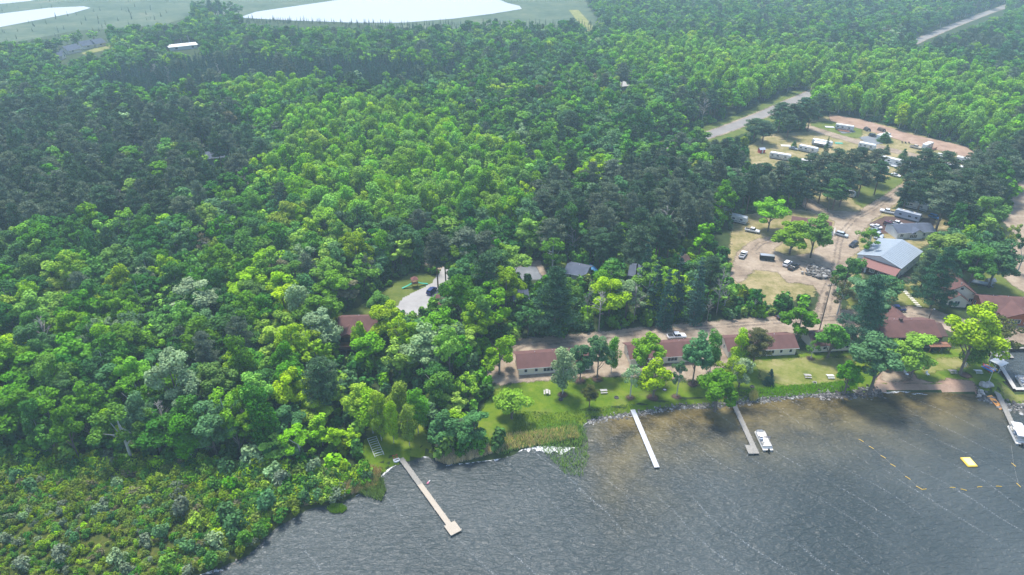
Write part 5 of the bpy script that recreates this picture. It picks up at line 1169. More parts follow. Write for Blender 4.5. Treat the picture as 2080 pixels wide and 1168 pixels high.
for x, y in ((-.2, -1.4), (2.8, -1.4), (-.2, 1.4), (2.8, 1.4)): m = MB(); m.tube([(x, y, -.1), (x, y, 2.5)], .06, 6); m.build('leg', M['white'], e)
m = MB(); m.box(-.5, -1.7, 2.5, 3.1, 1.7, 2.6); m.build('canopy', M['white'], e); m = MB(); [m.tube([(-.2, -1.4, z_), (2.8, -1.4, z_)], .05, 6) for z_ in (.6, 1.3)]; m.build('crossbars', M['white'], e)
for i, (mt, l) in enumerate((('kblue', 'blue kayak standing on edge left of the rack'), ('kred', 'red kayak standing on edge nearest the blue one'), ('kblue', 'navy kayak standing on edge in the middle'), ('orange', 'orange kayak standing on edge at the right'))):
    kayak('kayak', l, None, None, mt, L=3.2, w=.36, loc=(q.x - 2.4 + i * .62, q.y - .3 + i * .25, 1.5), rz=.5 + PI / 2, tilt=1.2)
e = empty('storage_box', P(2015, 753), .4, 'white storage box in front of the standing kayaks', 'box'); m = MB(); m.box(-1, -.5, 0, 1, .5, .7); m.build('chest', M['white'], e, bevel=.05); m = MB(); m.box(-1.04, -.54, .705, 1.04, .54, .8); m.build('lid', M['alu'], e)
# floats, raft, mat
A = P(1968, 939, .1); A_, B_, rz, L = frame2((1956, 932), (1970, 948), .2)
e = empty('swim_raft', (A.x, A.y, 0), rz, 'yellow inflatable swim raft floating alone off the beach', 'raft'); m = MB(); m.box(-1.6, -1.25, -.05, 1.6, 1.25, .35); m.build('raft_body', M['yellow'], e, bevel=.14)
m = MB(); m.box(-1.25, -.9, .352, 1.25, .9, .38); m.build('raft_top', plain('pale yellow top', (.85, .72, .25), .5), e); m = MB()
for y in (-.4, .4): m.tube([(-1.5, y, .3), (-1.75, y, .75), (-1.2, y, .7)], .03, 5)
m.build('ladder', M['darkmetal'], e)
A, B, C1, D = [P(*q, .12) for q in ((2004.8, 804.6), (2014, 802.6), (2040.5, 830), (2031, 832))]
m = MB(); m.add([(p.x, p.y, .1) for p in (A, B, C1, D)] + [(p.x, p.y, .17) for p in (A, B, C1, D)], [(0, 3, 2, 1), (4, 5, 6, 7), (0, 1, 5, 4), (1, 2, 6, 5), (2, 3, 7, 6), (3, 0, 4, 7)])
tag(m.build('floating_mat', M['orange']), 'long orange foam mat floating beside the right dock', 'mat')
FL = [(1749, 894.7, -50), (1770, 909, -50), (1794, 928, -50), (1813.6, 945, -48), (1844, 970.7, -55), (1866.5, 990.6, -48), (1877, 994, 12), (1935, 990.4, 0), (1957.5, 994.8, -22), (1989.8, 989, 8), (2029, 988, -3), (2069, 985.5, -80), (2059, 944, -75)]
for i, (x, y, a) in enumerate(FL):
    p = P(x, y, .05); d = math.radians(a); e = empty('rope_float', (p.x, p.y, .06), d, ('yellow float on the rope marking the left side of the swimming area' if i < 6 else 'yellow float at the corner of the swimming area' if i == 6 else 'yellow float on the rope along the outer side of the swimming area' if i < 11 else 'yellow float near the right edge of the picture'), 'float', 'yellow rope floats round the swimming area')
    m = MB(); m.tube([(-.62, 0, 0), (-.2, .04, .02), (.2, .0, .02), (.62, 0, 0)], .065, 8); m.build('foam_tube', M['floaty'] if 'floaty' in M else M['yellow'], e)
m = MB(); m.tube([tuple(P(x, y, .0))[:2] + (.02,) for x, y, _ in FL[:12]] + [tuple(P(2059, 944, 0))[:2] + (.02,), tuple(P(2054, 905, 0))[:2] + (.02,)], .012, 4); tag(m.build('float_rope', M['tableg']), 'thin rope joining the yellow floats', 'rope')
e = empty('float_toy', P(870, 981, .1), 1, 'small pink and white toy floating right of the long dock', 'float'); m = MB(); m.tube([(-.4, 0, 0), (.3, .1, .05)], [.22, .18], 8); m.build('pink_end', plain('pink plastic', (.6, .2, .28), .5), e); m = MB(); m.tube([(.32, .1, .05), (.9, .2, 0)], [.18, .1], 8); m.build('white_end', M['white'], e)
# ------------------------------------------------------------------ harbour walls
def wallseg(name, label, pts, w=.5, z0=-1.2, z1=1.12, mat='concrete'):
    e = empty(name, (pts[0][0], pts[0][1], 0), 0, label, 'sea wall')
    for i, (a, b) in enumerate(zip(pts[:-1], pts[1:])):
        d = math.dist(a, b); r_ = math.atan2(b[1] - a[1], b[0] - a[0]); m = MB(); m.box(0, -w / 2, z0, d, w / 2, z1 - .1); m2 = MB(); m2.box(-.1, -w / 2 - .1, z1 - .09, d + .1, w / 2 + .1, z1 + .004 * i)
        for q, nm, mt in ((m, 'wall_panel', 'steel' if mat == 'steel' else 'brownwood'), (m2, 'cap', mat)):
            o = q.build(nm, M[mt], e); o.location = (a[0] - pts[0][0], a[1] - pts[0][1], 0); o.rotation_euler.z = r_
bw = world([(2013,712),(2034,708),(2160,705)], 1); wallseg('sea_wall', 'board-topped wall along the far side of the harbour', bw, .6, mat='dockold')
bw = world([(2013,712),(2062,790),(2180,790)], 1); wallseg('sea_wall', 'pale capped sea wall along the lawn side of the harbour', bw, .9, mat='concrete')
# ------------------------------------------------------------------ vehicles
def cpaint(n, c): return plain('car paint ' + n, c, .28, .1, var=.03)
PC = {'white': (.75, .76, .77), 'navy': (.02, .035, .16), 'silver': (.45, .5, .55), 'wine': (.09, .02, .04), 'black': (.02, .02, .025), 'grey': (.2, .23, .27), 'blue': (.03, .12, .3), 'tan': (.5, .45, .36)}
CARP = {
 'sedan': (4.7, 1.8, [(-2.35, .35), (2.35, .35), (2.35, .75), (1.2, .95), (-1.6, 1.0), (-2.3, .9)], [(-1.55, .98), (1.1, .94), (.45, 1.42), (-.9, 1.45)]),
 'suv': (4.8, 1.9, [(-2.4, .4), (2.4, .4), (2.4, .95), (1.3, 1.12), (-2.35, 1.15), (-2.4, .9)], [(-2.25, 1.13), (1.2, 1.1), (.6, 1.72), (-2.0, 1.75)]),
 'pickup': (5.8, 2.0, [(-2.9, .5), (2.9, .5), (2.9, 1.05), (1.5, 1.2), (-.9, 1.2), (-.95, 1.15), (-2.9, 1.15)], [(-.95, 1.18), (1.3, 1.18), (.75, 1.85), (-.75, 1.88)]),
}
def car(kind, color, label, a, b, group=None, z=1.1, name=None, cat=None):
    L, W, body, cab = CARP[kind]; A, B, rz, _ = frame2(a, b); c = (A + B) / 2
    e = empty(name or {'sedan': 'parked_car', 'suv': 'parked_suv', 'pickup': 'pickup_truck'}[kind], (c.x, c.y, z), rz, label, cat or {'sedan': 'car', 'suv': 'car', 'pickup': 'pickup truck'}[kind], group); pm = cpaint(color, PC[color])
    m = MB(); m.prism(body, -W / 2, W / 2, 'y'); m.build('body', pm, e, bevel=.09)
    m = MB(); n = len(cab); b = [(x, -W / 2 * (.92 if z_ < 1.3 else .76), z_) for x, z_ in cab] + [(x, W / 2 * (.92 if z_ < 1.3 else .76), z_) for x, z_ in cab]
    m.add(b, [(3, 2, 1, 0), (4, 5, 6, 7), (0, 1, 5, 4), (1, 2, 6, 5), (2, 3, 7, 6), (3, 0, 4, 7)]); g = m.build('windows', M['glass'], e)
    t = cab[3][1]; m = MB(); m.box(cab[3][0] - .03, -W / 2 * .78, t - .02, cab[2][0] + .03, W / 2 * .78, t + .05); m.build('car_roof', pm, e, bevel=.03)
    for xp in (cab[0][0] * .35 + cab[1][0] * .15,): m = MB(); m.box(xp - .05, -W / 2 * .9, cab[0][1], xp + .05, -W / 2 * .80, t); m.box(xp - .05, W / 2 * .80, cab[0][1], xp + .05, W / 2 * .9, t); m.build('pillar', pm, e)
    if kind == 'pickup': m = MB(); m.box(-2.75, -.85, 1.152, -1.05, .85, 1.165); m.build('bed', M['black'], e)
    r = .36 if kind != 'sedan' else .32
    for x in (-L / 2 + .95, L / 2 - .95):
        for s_ in (-1, 1):
            m = MB(); m.wheel(x, s_ * (W / 2 - .1), r, r, .24); w = m.build('wheel', M['black'], e); m = MB(); m.wheel(x, s_ * (W / 2 + .025), r, r * .55, .03); m.build('rim', M['alu'], w)
    for s_ in (-1, 1):
        m = MB(); m.box(L / 2 - .06, s_ * (W / 2 - .32) - .16, body[2][1] - .25, L / 2 + .03, s_ * (W / 2 - .32) + .16, body[2][1] - .08); m.build('headlight', M['white'], e)
        m = MB(); m.box(-L / 2 - .03, s_ * (W / 2 - .25) - .12, .7, -L / 2 + .06, s_ * (W / 2 - .25) + .12, .88); m.build('taillight', M['kred'], e)
car('pickup', 'navy', 'navy blue pickup parked behind the dark brown lodge', (1837, 632), (1801, 630))
car('pickup', 'white', 'white pickup showing over the roof of the second cabin', (1358, 688), (1389, 686))
car('pickup', 'white', 'white pickup parked in front of the grey camper', (1816, 436), (1787, 430), z=1.1)
car('pickup', 'white', 'white pickup beside the dark red car behind the slate-roofed white house', (1811, 455), (1830, 460))
car('suv', 'wine', 'dark red car beside the white pickup near the white house', (1795, 456), (1817, 463))
car('sedan', 'white', 'white car topmost of the row by the pale metal roof', (1790, 467), (1768, 459))
car('sedan', 'grey', 'blue-grey car just below the white one near the white house', (1787, 475), (1766, 467))
car('sedan', 'silver', 'silver car third in the row near the barn roof', (1792, 483), (1772, 475))
car('sedan', 'silver', 'silver car nearest the barn roof, last of the row', (1795, 491), (1778, 485))
car('suv', 'black', 'dark car half hidden by the tree left of the barn roof', (1738, 497), (1728, 503))
car('sedan', 'white', 'white sedan parked alone on the campground grass', (1808, 356), (1828, 361))
car('pickup', 'white', 'white pickup beside the loop road at the wood edge', (1502, 530), (1515, 512))
car('suv', 'white', 'white vehicle left of the pair below the turning loop', (1591, 545), (1606, 533))
car('pickup', 'black', 'dark pickup right of the pair below the turning loop', (1602, 550), (1620, 540))
car('suv', 'navy', 'dark blue car parked on the concrete driveway', (868, 603), (886, 586))
car('sedan', 'black', 'dark car in the shade of the trees by the lane', (1583, 648), (1598, 646))
car('sedan', 'blue', 'blue car among the pines at the right of the campground', (1965, 362), (1980, 360))
car('suv', 'white', 'white car under the pines right of the campground', (1912, 361), (1925, 357))
# boats on land under covers
for a, b, l, c in (((1980, 577), (2005, 582), 'pale and dark boat parked in the shade behind the orange lodge', 'white'), ((1197, 545), (1217, 560), 'boat under a bright blue cover by the slate-roofed house', 'blue')):
    A, B, rz, L = frame2(a, b); c0 = (A + B) / 2; e = empty('covered_boat', (c0.x, c0.y, 1.05), rz, l, 'boat'); m = MB(); n = 8; V = []
    for i in range(n + 1):
        t = i / n; x = -3 + 6 * t; q_ = 1.15 * (1 - t ** 3 * .95); V += [(x, -q_ * .5, .5), (x, -q_, 1.1), (x, 0, 1.75 - .3 * t), (x, q_, 1.1), (x, q_ * .5, .5)]
    m.add(V, [(i * 5 + k, i * 5 + (k + 1) % 5, (i + 1) * 5 + (k + 1) % 5, (i + 1) * 5 + k) for i in range(n) for k in range(5)] + [(4, 3, 2, 1, 0), tuple(n * 5 + k for k in range(5))])
    m.build('cover', plain('boat cover ' + c, (.03, .25, .55) if c == 'blue' else (.5, .56, .6), .6), e); m = MB(); m.box(-2.5, -.6, .3, 3.6, .6, .45); tr = m.build('trailer', M['darkmetal'], e)
    for s_ in (-1, 1): m = MB(); m.wheel(-.8, s_ * .9, .3, .3, .2); m.build('wheel', M['black'], e)
# ------------------------------------------------------------------ campers
def camper(label, a, b, L=9.5, W=2.5, h=3.2, rounded=False, deck=False, awn=False, flip=False, col='white', stripe='grey', low=.45, group='campers on the campground'):
    A, B, rz, _ = frame2(a, b); c = (A + B) / 2; e = empty('camper', (c.x, c.y, 1.08), rz + (PI if flip else 0), label, 'camper', group)
    if rounded: pr = [(-L / 2, low), (L / 2 - .1, low), (L / 2, low + .5), (L / 2 - .25, h - .55), (L / 2 - .9, h - .1), (0, h), (-L / 2 + .9, h - .1), (-L / 2 + .25, h - .5), (-L / 2, low + .4)]
    else: pr = [(-L / 2, low), (L / 2 - .3, low), (L / 2, low + .8), (L / 2 - .15, h - .5), (L / 2 - .6, h), (-L / 2 + .2, h), (-L / 2, h - .3)]
    m = MB(); m.prism(pr, -W / 2, W / 2, 'y'); m.build('body', M[col], e, bevel=.06)
    s_ = MB(); s_.box(-L / 2 + .1, -W / 2 - .02, low + .35, L / 2 - .3, -W / 2 - .003, low + .75); s_.box(-L / 2 + .1, W / 2 + .003, low + .35, L / 2 - .3, W / 2 + .02, low + .75); s_.build('stripe', cpaint(stripe, PC[stripe]), e)
    for x, w in ((-L * .36, .9), (-L * .1, 1.1), (L * .26, 1.0)):
        for sg in (-1, 1): m = MB(); y = sg * (W / 2 + .02); m.box(x - w / 2, min(y, y + sg * .02), 1.6, x + w / 2, max(y, y + sg * .02), 2.25); m.build('window', M['glass'], e)
    m = MB(); m.box(L * .09, -W / 2 - .05, low + .1, L * .09 + .7, -W / 2 - .022, 2.4); m.build('door', M['alu'], e)
    for x in (-L * .22, L * .2): m = MB(); m.box(x - .45, -.4, h - .02 - (.06 if rounded else 0), x + .45, .4, h + .28); m.build('roof_unit', M['vinyl'], e, bevel=.05)
    for x in (-.45, .45):
        for sg in (-1, 1): m = MB(); m.wheel(x - .6, sg * (W / 2 - .12), .34, .34, .22); m.build('wheel', M['black'], e)
    m = MB(); m.tube([(L / 2 - .3, -.6, low + .02), (L / 2 + 1.1, 0, low - .05), (L / 2 - .3, .6, low + .02)], .06, 5); m.build('hitch', M['darkmetal'], e)
    m = MB(); m.box(-L / 2 + .3, -W / 2 + .1, .05, L / 2 - .6, W / 2 - .1, low - .004); m.build('chassis', M['darkmetal'], e)
    if deck:
        m = MB(); m.box(-L * .3, -W / 2 - 2.6, .25, L * .35, -W / 2 - .1, .4); dk_ = m.build('deck', M['redwood' if deck == 1 else 'dockwhite'], e); m = MB()
        for k in range(14): m.box(-L * .3 + k * L * .65 / 13.2, -W / 2 - 2.6, .41, -L * .3 + k * L * .65 / 13.2 + .08, -W / 2 - 2.52, 1.2)
        m.box(-L * .3, -W / 2 - 2.62, 1.21, L * .35, -W / 2 - 2.5, 1.3); m.build('railing', M['redwood' if deck == 1 else 'dockwhite'], dk_)
    if awn:
        m = MB(); m.prism([(-W / 2 - 2.6, 2.15), (-W / 2 - .02, 2.7), (-W / 2 - .02, 2.76), (-W / 2 - 2.6, 2.21)], -L * .35, L * .25, 'x'); aw = m.build('awning', M['canvas'], e); m = MB()
        for x in (-L * .34, L * .24): m.tube([(x, -W / 2 - 2.5, .1), (x, -W / 2 - 2.5, 2.15)], .04, 5)
        m.build('awning_poles', M['alu'], aw)
camper('long white camper at the left end of the campground', (1563, 320), (1605, 327), 10.5)
camper('white camper with a car parked at its left end, second from the left', (1622, 305), (1660, 313), 10)
camper('long white camper with a dark awning in the back row', (1649, 293), (1689, 300), 10.5, awn=True)
camper('white camper with reddish deck standing highest on the campground', (1698, 262), (1731, 267), 10, deck=1)
camper('white camper with a broad awning behind a small pine', (1780, 286), (1806, 280), 9, awn=True)
camper('white camper with a wooden deck alone at the right', (1873, 306), (1892, 298), 8, deck=1)
camper('long white camper with many windows and pale deck right of the pines', (1790, 329), (1829, 338), 11, deck=2)
camper('white camper poking out right of the pine clump', (1765, 347), (1800, 353), 9.5, col='vinyl', stripe='black')
camper('dark-sided motor coach in the shade of the pine clump', (1722, 368), (1757, 376), 10, col='grey_c' if 'grey_c' in M else 'bluegray', stripe='navy')
camper('small rounded white camper below the pine clump', (1712, 396), (1733, 401), 5.8, h=2.7, rounded=True)
camper('grey fifth-wheel camper behind the white pickup', (1861, 450), (1822, 440), 10, h=3.4, col='bluegray', stripe='silver')
camper('white camper in the shade above the grey one', (1832, 418), (1880, 430), 11)
camper('white camper under the pines right of the clearing', (1905, 400), (1930, 404), 8)
camper('white camper glimpsed left of the bright tree by the loop', (1543, 400), (1570, 405), 8)
camper('white camper among dark pines, nearest the loop road', (1478, 447), (1512, 455), 9)
camper('white camper among dark pines with grey roof edge', (1400, 468), (1428, 474), 8)
camper('white camper deep among the pines, left of its neighbours', (1345, 452), (1378, 460), 9)
camper('white camper deepest among the pines on the left', (1300, 466), (1325, 470), 8)
camper('white camper at the right rim of the campground', (1945, 330), (1975, 336), 9)
for a, b, L_, l in (((1925, 345), (1950, 350), 8, 'white camper between the far right pines and the sand strip'), ((1745, 300), (1775, 306), 8.5, 'white camper on the near side of the camp lane'), ((1868, 398), (1893, 402), 7.5, 'short white camper in the pine shade above the long shaded one'), ((1940, 372), (1962, 375), 7, 'white camper at the right end of the pine stand'),
    ((1583, 345), (1612, 350), 8, 'white camper standing just left of the pine clump'), ((1452, 430), (1480, 436), 8, 'white camper at the upper edge of the dark pines'), ((1625, 335), (1655, 342), 8.5, 'white camper right behind the pine clump')):
    camper(l, a, b, L_)
for k_, c_, l_, a, b in (('pickup', 'silver', 'silver pickup next to the long white camper at the left end', (1612, 330), (1628, 333)), ('sedan', 'grey', 'grey car at the left end of the second camper', (1606, 303), (1616, 305)), ('suv', 'black', 'black car beside the camper with the broad awning', (1768, 277), (1778, 279)), ('suv', 'white', 'white car beside the camper at the right end of the lane', (1905, 318), (1918, 321)),
    ('pickup', 'tan', 'tan pickup parked near the wooden-decked camper', (1852, 300), (1866, 303)), ('sedan', 'navy', 'navy car on the grass below the long camper', (1846, 352), (1858, 356)), ('suv', 'silver', 'silver car near the tan hall porch', (1702, 478), (1716, 482)), ('suv', 'blue', 'blue car in front of the shaded camper above the white house', (1890, 442), (1905, 447)), ('pickup', 'white', 'white pickup under the dark pines by the loop road', (1520, 470), (1535, 473))):
    car(k_, c_, l_, a, b)
# enclosed trailer, tents, huts
e = empty('cargo_trailer', P(1557, 528), -.25, 'black enclosed trailer with grey top beside the loop road', 'trailer'); m = MB(); m.box(-2.6, -1, .45, 2.6, 1, 2.1); m.build('body', M['black'], e, bevel=.1); m = MB(); m.box(-2.5, -.95, 2.105, 2.5, .95, 2.16); m.build('top', M['steel'], e)
for s_ in (-1, 1): m = MB(); m.wheel(-.3, s_ * .95, .34, .34, .2); m.build('wheel', M['black'], e)
def small_shed(label, p, rz, w, d, h, wall, roof): 
    e = empty('shed', P(*p), rz, label, 'shed'); m = MB(); m.prism([(-d / 2, 0), (d / 2, 0), (d / 2, h), (0, h + .7), (-d / 2, h)], -w / 2, w / 2, 'x'); m.build('wall', M[wall], e); m = MB(); roofm(m, w, d, h, .72, .2, .1); m.build('roof', M[roof], e); m = MB(); m.box(-.4, -d / 2 - .05, .05, .4, -d / 2 - .004, 1.8); m.build('door', M['white'], e)
small_shed('small red shed at the left corner of the campground', (1546, 310), .2, 3, 2.4, 2, 'kred', 'bluegray')
small_shed('open white-roofed shelter right of the long camper', (1845, 340), -.2, 2.8, 2.8, 2.0, 'brownwood', 'white')
small_shed('small tan shed by the right dirt road', (2010, 575), 0.1, 2.6, 2.0, 1.2, 'tanwall', 'vinyl')
for i, (x, y, l, mt) in enumerate([(1761, 265, 'dark tent at the back edge of the campground', 'black'), (1790, 266, 'brown tent next to the sand strip', 'brownwood')]):
    e = empty('tent', P(x, y), .4 * i, l, 'tent'); m = MB(); m.prism([(-1.6, 0), (1.6, 0), (.9, 1.5), (0, 1.9), (-.9, 1.5)], -2, 2, 'y'); m.build('canvas', M[mt], e, bevel=.05); m = MB(); m.add([(-.5, -2.02, 0), (.5, -2.02, 0), (0, -2.02, 1.3)], [(0, 1, 2)]); m.build('flap', M['vinyl'], e)
for i, (x, y, w, d, mt, l) in enumerate([(1685, 258, 5, 3, 'dockwhite', 'pale wooden patio left of the highest camper'), (1596, 296, 5, 3, 'vinyl', 'pale patio slab by the small white fence'), (1704, 291, 4, 2.4, 'green_plastic', 'green mat beside the long back-row camper')]):
    e = empty('patio', P(x, y, 1.1), -.15, l, 'patio'); m = MB(); [m.box(-w / 2 + k * .5, -d / 2, 0, -w / 2 + k * .5 + .48, d / 2, .14) for k in range(int(w / .5))]; m.build('boards', M[mt], e)
# ------------------------------------------------------------------ small things
def picnic(label, p, rz, mat='tableg', group='picnic tables on the grass'):
    e = empty('picnic_table', P(*p), rz, label, 'picnic table', group); m = MB(); [m.box(-.95, -.38 + k * .155, .72, .95, -.38 + k * .155 + .14, .77) for k in range(5)]; m.build('table_top', M[mat], e)
    for s_ in (-1, 1):
        m = MB(); m.box(-.95, s_ * .75 - .14, .42, .95, s_ * .75 + .14, .47); m.build('bench', M[mat], e)
        m = MB(); x = s_ * .7; m.box(x - .04, -.8, .36, x + .04, .8, .415); m.tube([(x, -.25, .72), (x, -.7, 0)], .045, 4); m.tube([(x, .25, .72), (x, .7, 0)], .045, 4); m.build('leg_frame', M['tableg'], e)
picnic('picnic table turned end-on, leftmost on the lakeside lawn', (1111, 799), 1.55)
picnic('picnic table left of the white dock, second on the lawn', (1226, 797), .08)
picnic('dark weathered picnic table on the dry lawn below the small cabin', (1640, 766), -.1, 'stone')
picnic('pale picnic table next to the small tree on the dry lawn', (1686, 767), .0, 'white')
picnic('grey picnic table on the lawn right of the vivid green tree', (1934, 757), 0, 'stone')
picnic('white picnic table near the red canoe', (1986, 757), -.05, 'white')
picnic('orange-brown picnic table in front of the orange lodge', (2073, 653), -.1, 'redwood', None)
for i, (x, y, l) in enumerate([(1139, 812, 'ash-filled fire ring left of the small pine on the lawn'), (1252, 808, 'fire ring above the white dock'), (1528, 786, 'dark fire ring on the shore grass by the small spruce'), (1655, 778, 'stone fire ring on the dry lawn by the picnic tables'), (1350, 792, 'fire ring with a pale lid among the lawn trees')]):
    e = empty('fire_ring', P(x, y), 0, l, 'fire ring', None); m = MB(); m.tube([(.55 * math.cos(k * PI / 8), .55 * math.sin(k * PI / 8), .14) for k in range(17)], .12, 6); m.build('ring', M['stone' if i == 3 else 'darkmetal'], e); m = MB(); m.tube([(0, 0, .03), (0, 0, .09)], [.46, .4], 12); m.build('ashes', M['ash' if i != 4 else 'white'], e)
for x, y, r_ in ((1143, 802, 1.0), (1326, 808, 1.3), (1374, 806, 1.0), (1407, 780, 1.2), (1280, 808, .9), (1478, 803, 1.0), (1647, 729, .8), (1178, 774, 1.4), (1213, 770, 1.4), (1960, 762, 1.4)):
    p = P(x, y); c_ = [(p.x + r_ * math.cos(k * PI / 6), p.y + r_ * math.sin(k * PI / 6)) for k in range(12)]
    sheet('mulch_ring', c_, M['mulch'], 4, cell=.4, fringe=.6, worldc=True, block=False)
def chair(label, p, rz, mat):
    e = empty('lawn_chair', P(*p), rz, label, 'chair'); m = MB(); m.box(-.35, -.35, .32, .35, .35, .4); m.build('seat', M[mat], e); m = MB(); m.add([(-.35, .35, .35), (.35, .35, .35), (.35, .6, 1.05), (-.35, .6, 1.05), (-.35, .41, .35), (.35, .41, .35), (.35, .66, 1.05), (-.35, .66, 1.05)], [(0, 1, 2, 3), (7, 6, 5, 4), (0, 4, 5, 1), (1, 5, 6, 2), (2, 6, 7, 3), (3, 7, 4, 0)]); m.build('backrest', M[mat], e)
    for x, y in ((-.33, -.33), (.29, -.33), (-.33, .29), (.29, .29)): m = MB(); m.box(x, y, 0, x + .05, y + .05, .32); m.build('leg', M[mat], e)
chair('white lawn chair alone on the grass above the sandy beach', (1884, 762), .3, 'white')
for x, y, l in ((1833, 291, 'left'), (1840, 292, 'middle'), (1847, 292, 'right')): chair(f'dark camp chair, {l} of three standing on the dry grass of the campground', (x, y), .2, 'darkmetal')
chair('white chair beside the trunk of the vivid green tree', (1838, 759), -.4, 'white'); chair('second white chair beside the vivid green tree trunk', (1842, 762), .9, 'alu')
# overturned orange paddleboard on the path
e = kayak('paddleboard', 'orange board lying on the sandy path behind the big shore tree', (1800, 753), (1816, 750), 'orange', L=3.4, w=.45, z=1.15)
# stepping stones
for k in range(11):
    x = 1833 + (1867 - 1833) * k / 10; y = 586 + (622 - 586) * k / 10; p = P(x, y, 1.1); m = MB(); m.box(-.75, -.3, -.08, .75, .3, .06); o = m.build('stepping_stone', M['vinyl'], None, bevel=.03); o.location = p; o.rotation_euler.z = -.25 + random.uniform(-.08, .08)
    tag(o, 'pale slab in the diagonal line of steps down the grassy slope', 'stepping stone', 'stepping stones down the slope')
# poles
def pole(label, base, top, arm=True, lamp=False, nm='utility_pole'):
    p = P(*base); lo, hi = 1, 30
    for _ in range(30):
        m_ = (lo + hi) / 2
        if proj(p.x, p.y, 1 + m_)[1] > top: lo = m_
        else: hi = m_
    e = empty(nm, p, .3, label, 'utility pole' if not lamp else 'lamp post'); m = MB(); m.tube([(0, 0, -.5), (0, 0, lo)], [.19, .12], 8); m.build('post', M['polewood'], e)
    if arm: m = MB(); m.box(-1.2, -.07, lo - .8, 1.2, .07, lo - .65); ar = m.build('crossarm', M['polewood'], e); m = MB(); [m.tube([(x, 0, lo - .65), (x, 0, lo - .4)], .06, 6) for x in (-1.1, -.4, .4, 1.1)]; m.build('insulators', M['white'], ar)
    if lamp: m = MB(); m.tube([(0, 0, lo - .1), (.5, 0, lo + .1), (1.0, 0, lo)], .04, 5); ar = m.build('lamp_arm', M['alu'], e); m = MB(); m.tube([(1.0, 0, lo - .2), (1.0, 0, lo + .02)], [.22, .08], 8); m.build('lamp_head', M['alu'], ar)
pole('tall leaning-looking wooden utility pole beside the grey track above the small cabin', (1664, 672), 575)
pole('short pole with a lamp behind the dark brown lodge', (1886, 650), 628, False, True, 'lamp_post')
pole('thin pole at the edge of the dirt yard by the brown-roofed hall', (1680, 428), 402, False)
e = empty('flagpole', P(2006, 781), 0, 'thin white flagpole among the boulders at the corner of the beach', 'flagpole'); m = MB(); m.tube([(0, 0, -.2), (0, 0, 6.5)], [.06, .04], 6); m.build('pole', M['white'], e); m = MB(); m.tube([(0, 0, 6.5), (0, 0, 6.65)], [.1, .05], 8); m.build('finial', M['alu'], e)
# play set
e = empty('play_set', P(843, 582), .35, 'wooden play tower with two green slides on the grass by the driveway', 'play set')
for x, y in ((-1, -1), (.88, -1), (-1, .88), (.88, .88)): m = MB(); m.box(x, y, -.1, x + .12, y + .12, 3.0); m.build('post', M['redwood'], e)
m = MB(); m.box(-1.0, -1.0, 1.5, 1.0, 1.0, 1.6); m.box(-1, -1.06, 1.6, 1, -1.01, 2.2); m.build('platform', M['redwood'], e); m = MB(); m.add([(-1.2, -1.2, 3.0), (1.2, -1.2, 3.0), (1.2, 1.2, 3.0), (-1.2, 1.2, 3.0), (0, 0, 4.1)], [(0, 3, 2, 1), (0, 1, 4), (1, 2, 4), (2, 3, 4), (3, 0, 4)]); m.build('roof', M['roof_red'], e)
for s_ in (-1, 1): m = MB(); m.prism([(s_ * 1.02, 1.6), (s_ * 2.4, .9), (s_ * 4.6, .25), (s_ * 4.6, .15), (s_ * 2.4, .78), (s_ * 1.02, 1.46)][::s_], -.4, .4, 'y'); m.build('slide', M['green_plastic'], e)
# stones
def rock(r, s, seed):
    rr = np.random.default_rng(seed); bm = bmesh.new(); bmesh.ops.create_icosphere(bm, subdivisions=r, radius=1); 
    for v in bm.verts: v.co *= s * rr.uniform(.72, 1.15); v.co.z *= .7
    me = bpy.data.meshes.new('stone'); bm.to_mesh(me); bm.free(); return me
def rocks_stuff(name, label, pl, width, n, smin, smax, zoff=0.15, mat='riprap'):
    base = [rock(1, 1, 40 + k) for k in range(4)]; data = []
    for b in base: co = np.array([v.co[:] for v in b.vertices]); fc = np.array([p.vertices[:] for p in b.polygons]); data.append((co, fc))
    w = world(pl, .3); seg = [math.dist(a, b) for a, b in zip(w[:-1], w[1:])]; tot = sum(seg); V = []; Fc = []; nb = 0; T_ = []
    for i in range(n):
        d = rng.random() * tot; k = 0
        while d > seg[k]: d -= seg[k]; k += 1
        t = d / seg[k]; a, b = w[k], w[k + 1]; off = rng.normal() * width / 2; nx, ny = -(b[1] - a[1]) / seg[k], (b[0] - a[0]) / seg[k]
        x, y = a[0] + (b[0] - a[0]) * t + nx * off, a[1] + (b[1] - a[1]) * t + ny * off; s = rng.uniform(smin, smax) * (1 if rng.random() < .85 else 1.5); th = rng.random() * 6.28
        co, fc = data[i % 4]; c_, s_ = math.cos(th), math.sin(th); q = co * s * np.array([1.2, .9, .9]); q = np.stack([q[:, 0] * c_ - q[:, 1] * s_ + x, q[:, 0] * s_ + q[:, 1] * c_ + y, q[:, 2] + max(float(gz(np.array([x]), np.array([y]))[0]), -.1) + zoff * s], 1)
        V.append(q); Fc.append(fc + nb); nb += len(q); T_.append(np.full(len(fc), rng.random()))
    me = bpy.data.meshes.new(name); me.from_pydata(np.concatenate(V).tolist(), [], np.concatenate(Fc).tolist()); me.update(); a = me.attributes.new('tint', 'FLOAT', 'FACE'); a.data.foreach_set('value', np.concatenate(T_).astype(np.float32))
    tag(link_mesh(name, me, None, M[mat]), label, kind='stuff')
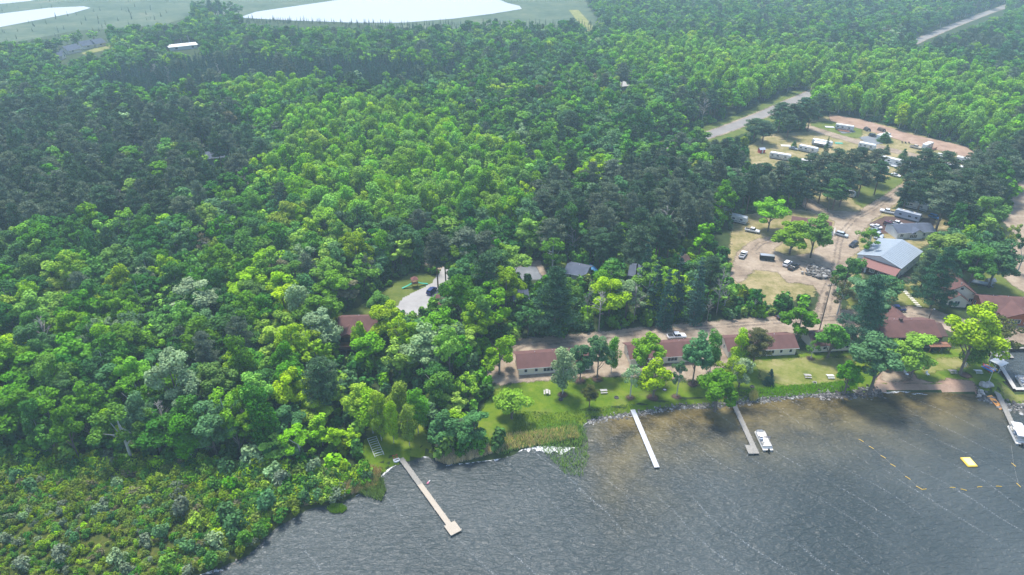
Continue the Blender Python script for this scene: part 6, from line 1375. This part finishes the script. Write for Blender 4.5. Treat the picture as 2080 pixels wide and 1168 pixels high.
for nm, st in (('riprap', [(0, (.07, .065, .06)), (.4, (.105, .097, .085)), (.8, (.20, .19, .17)), (1, (.36, .35, .33))]), ('darkrap', [(0, (.03, .028, .025)), (.6, (.09, .08, .075)), (1, (.3, .28, .26))])):
    M[nm], nt, b = newmat(nm); nt.links.new(ramp(nt, N(nt, 'ShaderNodeAttribute', attribute_name='tint').outputs['Fac'], st), b.inputs['Base Color']); b.inputs['Roughness'].default_value = .9
rocks_stuff('shore_rocks', 'rocks edging the lake between the reeds and the beach', [(1196,856),(1240,846),(1290,840),(1340,832),(1400,824),(1440,826),(1480,820),(1530,813),(1600,806),(1660,801),(1690,801)], 1.1, 1250, .14, .34)
rocks_stuff('shore_rocks', 'dark rocks below the big spreading shore tree', [(1660,803),(1720,801),(1775,797),(1792,796)], 2.0, 420, .18, .42, mat='darkrap')  # darker stone tones on this stretch of shore
rocks_stuff('shore_rocks', 'pale rocks on both sides of the right dock', [(1984,800),(2005,806),(2025,816),(2045,824),(2090,832)], 2.4, 260, .22, .5)
rocks_stuff('rubble_pile', 'pile of broken concrete and stones beside the grey track', [(1655,568),(1662,560),(1668,548)], 4.0, 420, .2, .55, 1.2)
rocks_stuff('shore_rocks', 'scattered stones at the marsh edge', [(400,1172),(450,1154),(505,1130),(560,1074),(600,1052)], .9, 60, .15, .3)
for i, (x, y, s) in enumerate([(1998, 783, 1.3), (2008, 783, 1.2), (1992, 795, .7), (1989, 804, .6), (1996, 800, .55)]):
    me = rock(2, s, 60 + i); o = link_mesh('boulder', me, None, M['stone']); o.location = P(x, y) + Vector((0, 0, s * .25)); tag(o, ['largest grey boulder at the foot of the flagpole, left of its twin', 'large grey boulder just right of the biggest one by the flagpole', 'pale boulder on the right end of the beach', 'low boulder at the waterline where the beach ends', 'small boulder between the beach and the flagpole rocks'][i], 'boulder')
# ------------------------------------------------------------------ the air
def haze():
    mb = MB(); mb.box(-2600, -560, -3.2, 2600, 3800, 121); m = bpy.data.materials.new('haze'); m.use_nodes = True; nt = m.node_tree; nt.nodes.clear()
    v = N(nt, 'ShaderNodeVolumePrincipled'); v.inputs['Color'].default_value = (.62, .86, 1, 1); v.inputs['Density'].default_value = .00027; v.inputs['Anisotropy'].default_value = .1
    o = N(nt, 'ShaderNodeOutputMaterial'); nt.links.new(v.outputs[0], o.inputs['Volume']); m.cycles.homogeneous_volume = True if hasattr(m.cycles, 'homogeneous_volume') else None
    h = mb.build('haze', m); tag(h, 'thin pale summer haze over the whole landscape', kind='stuff'); h.display_type = 'WIRE'
haze()
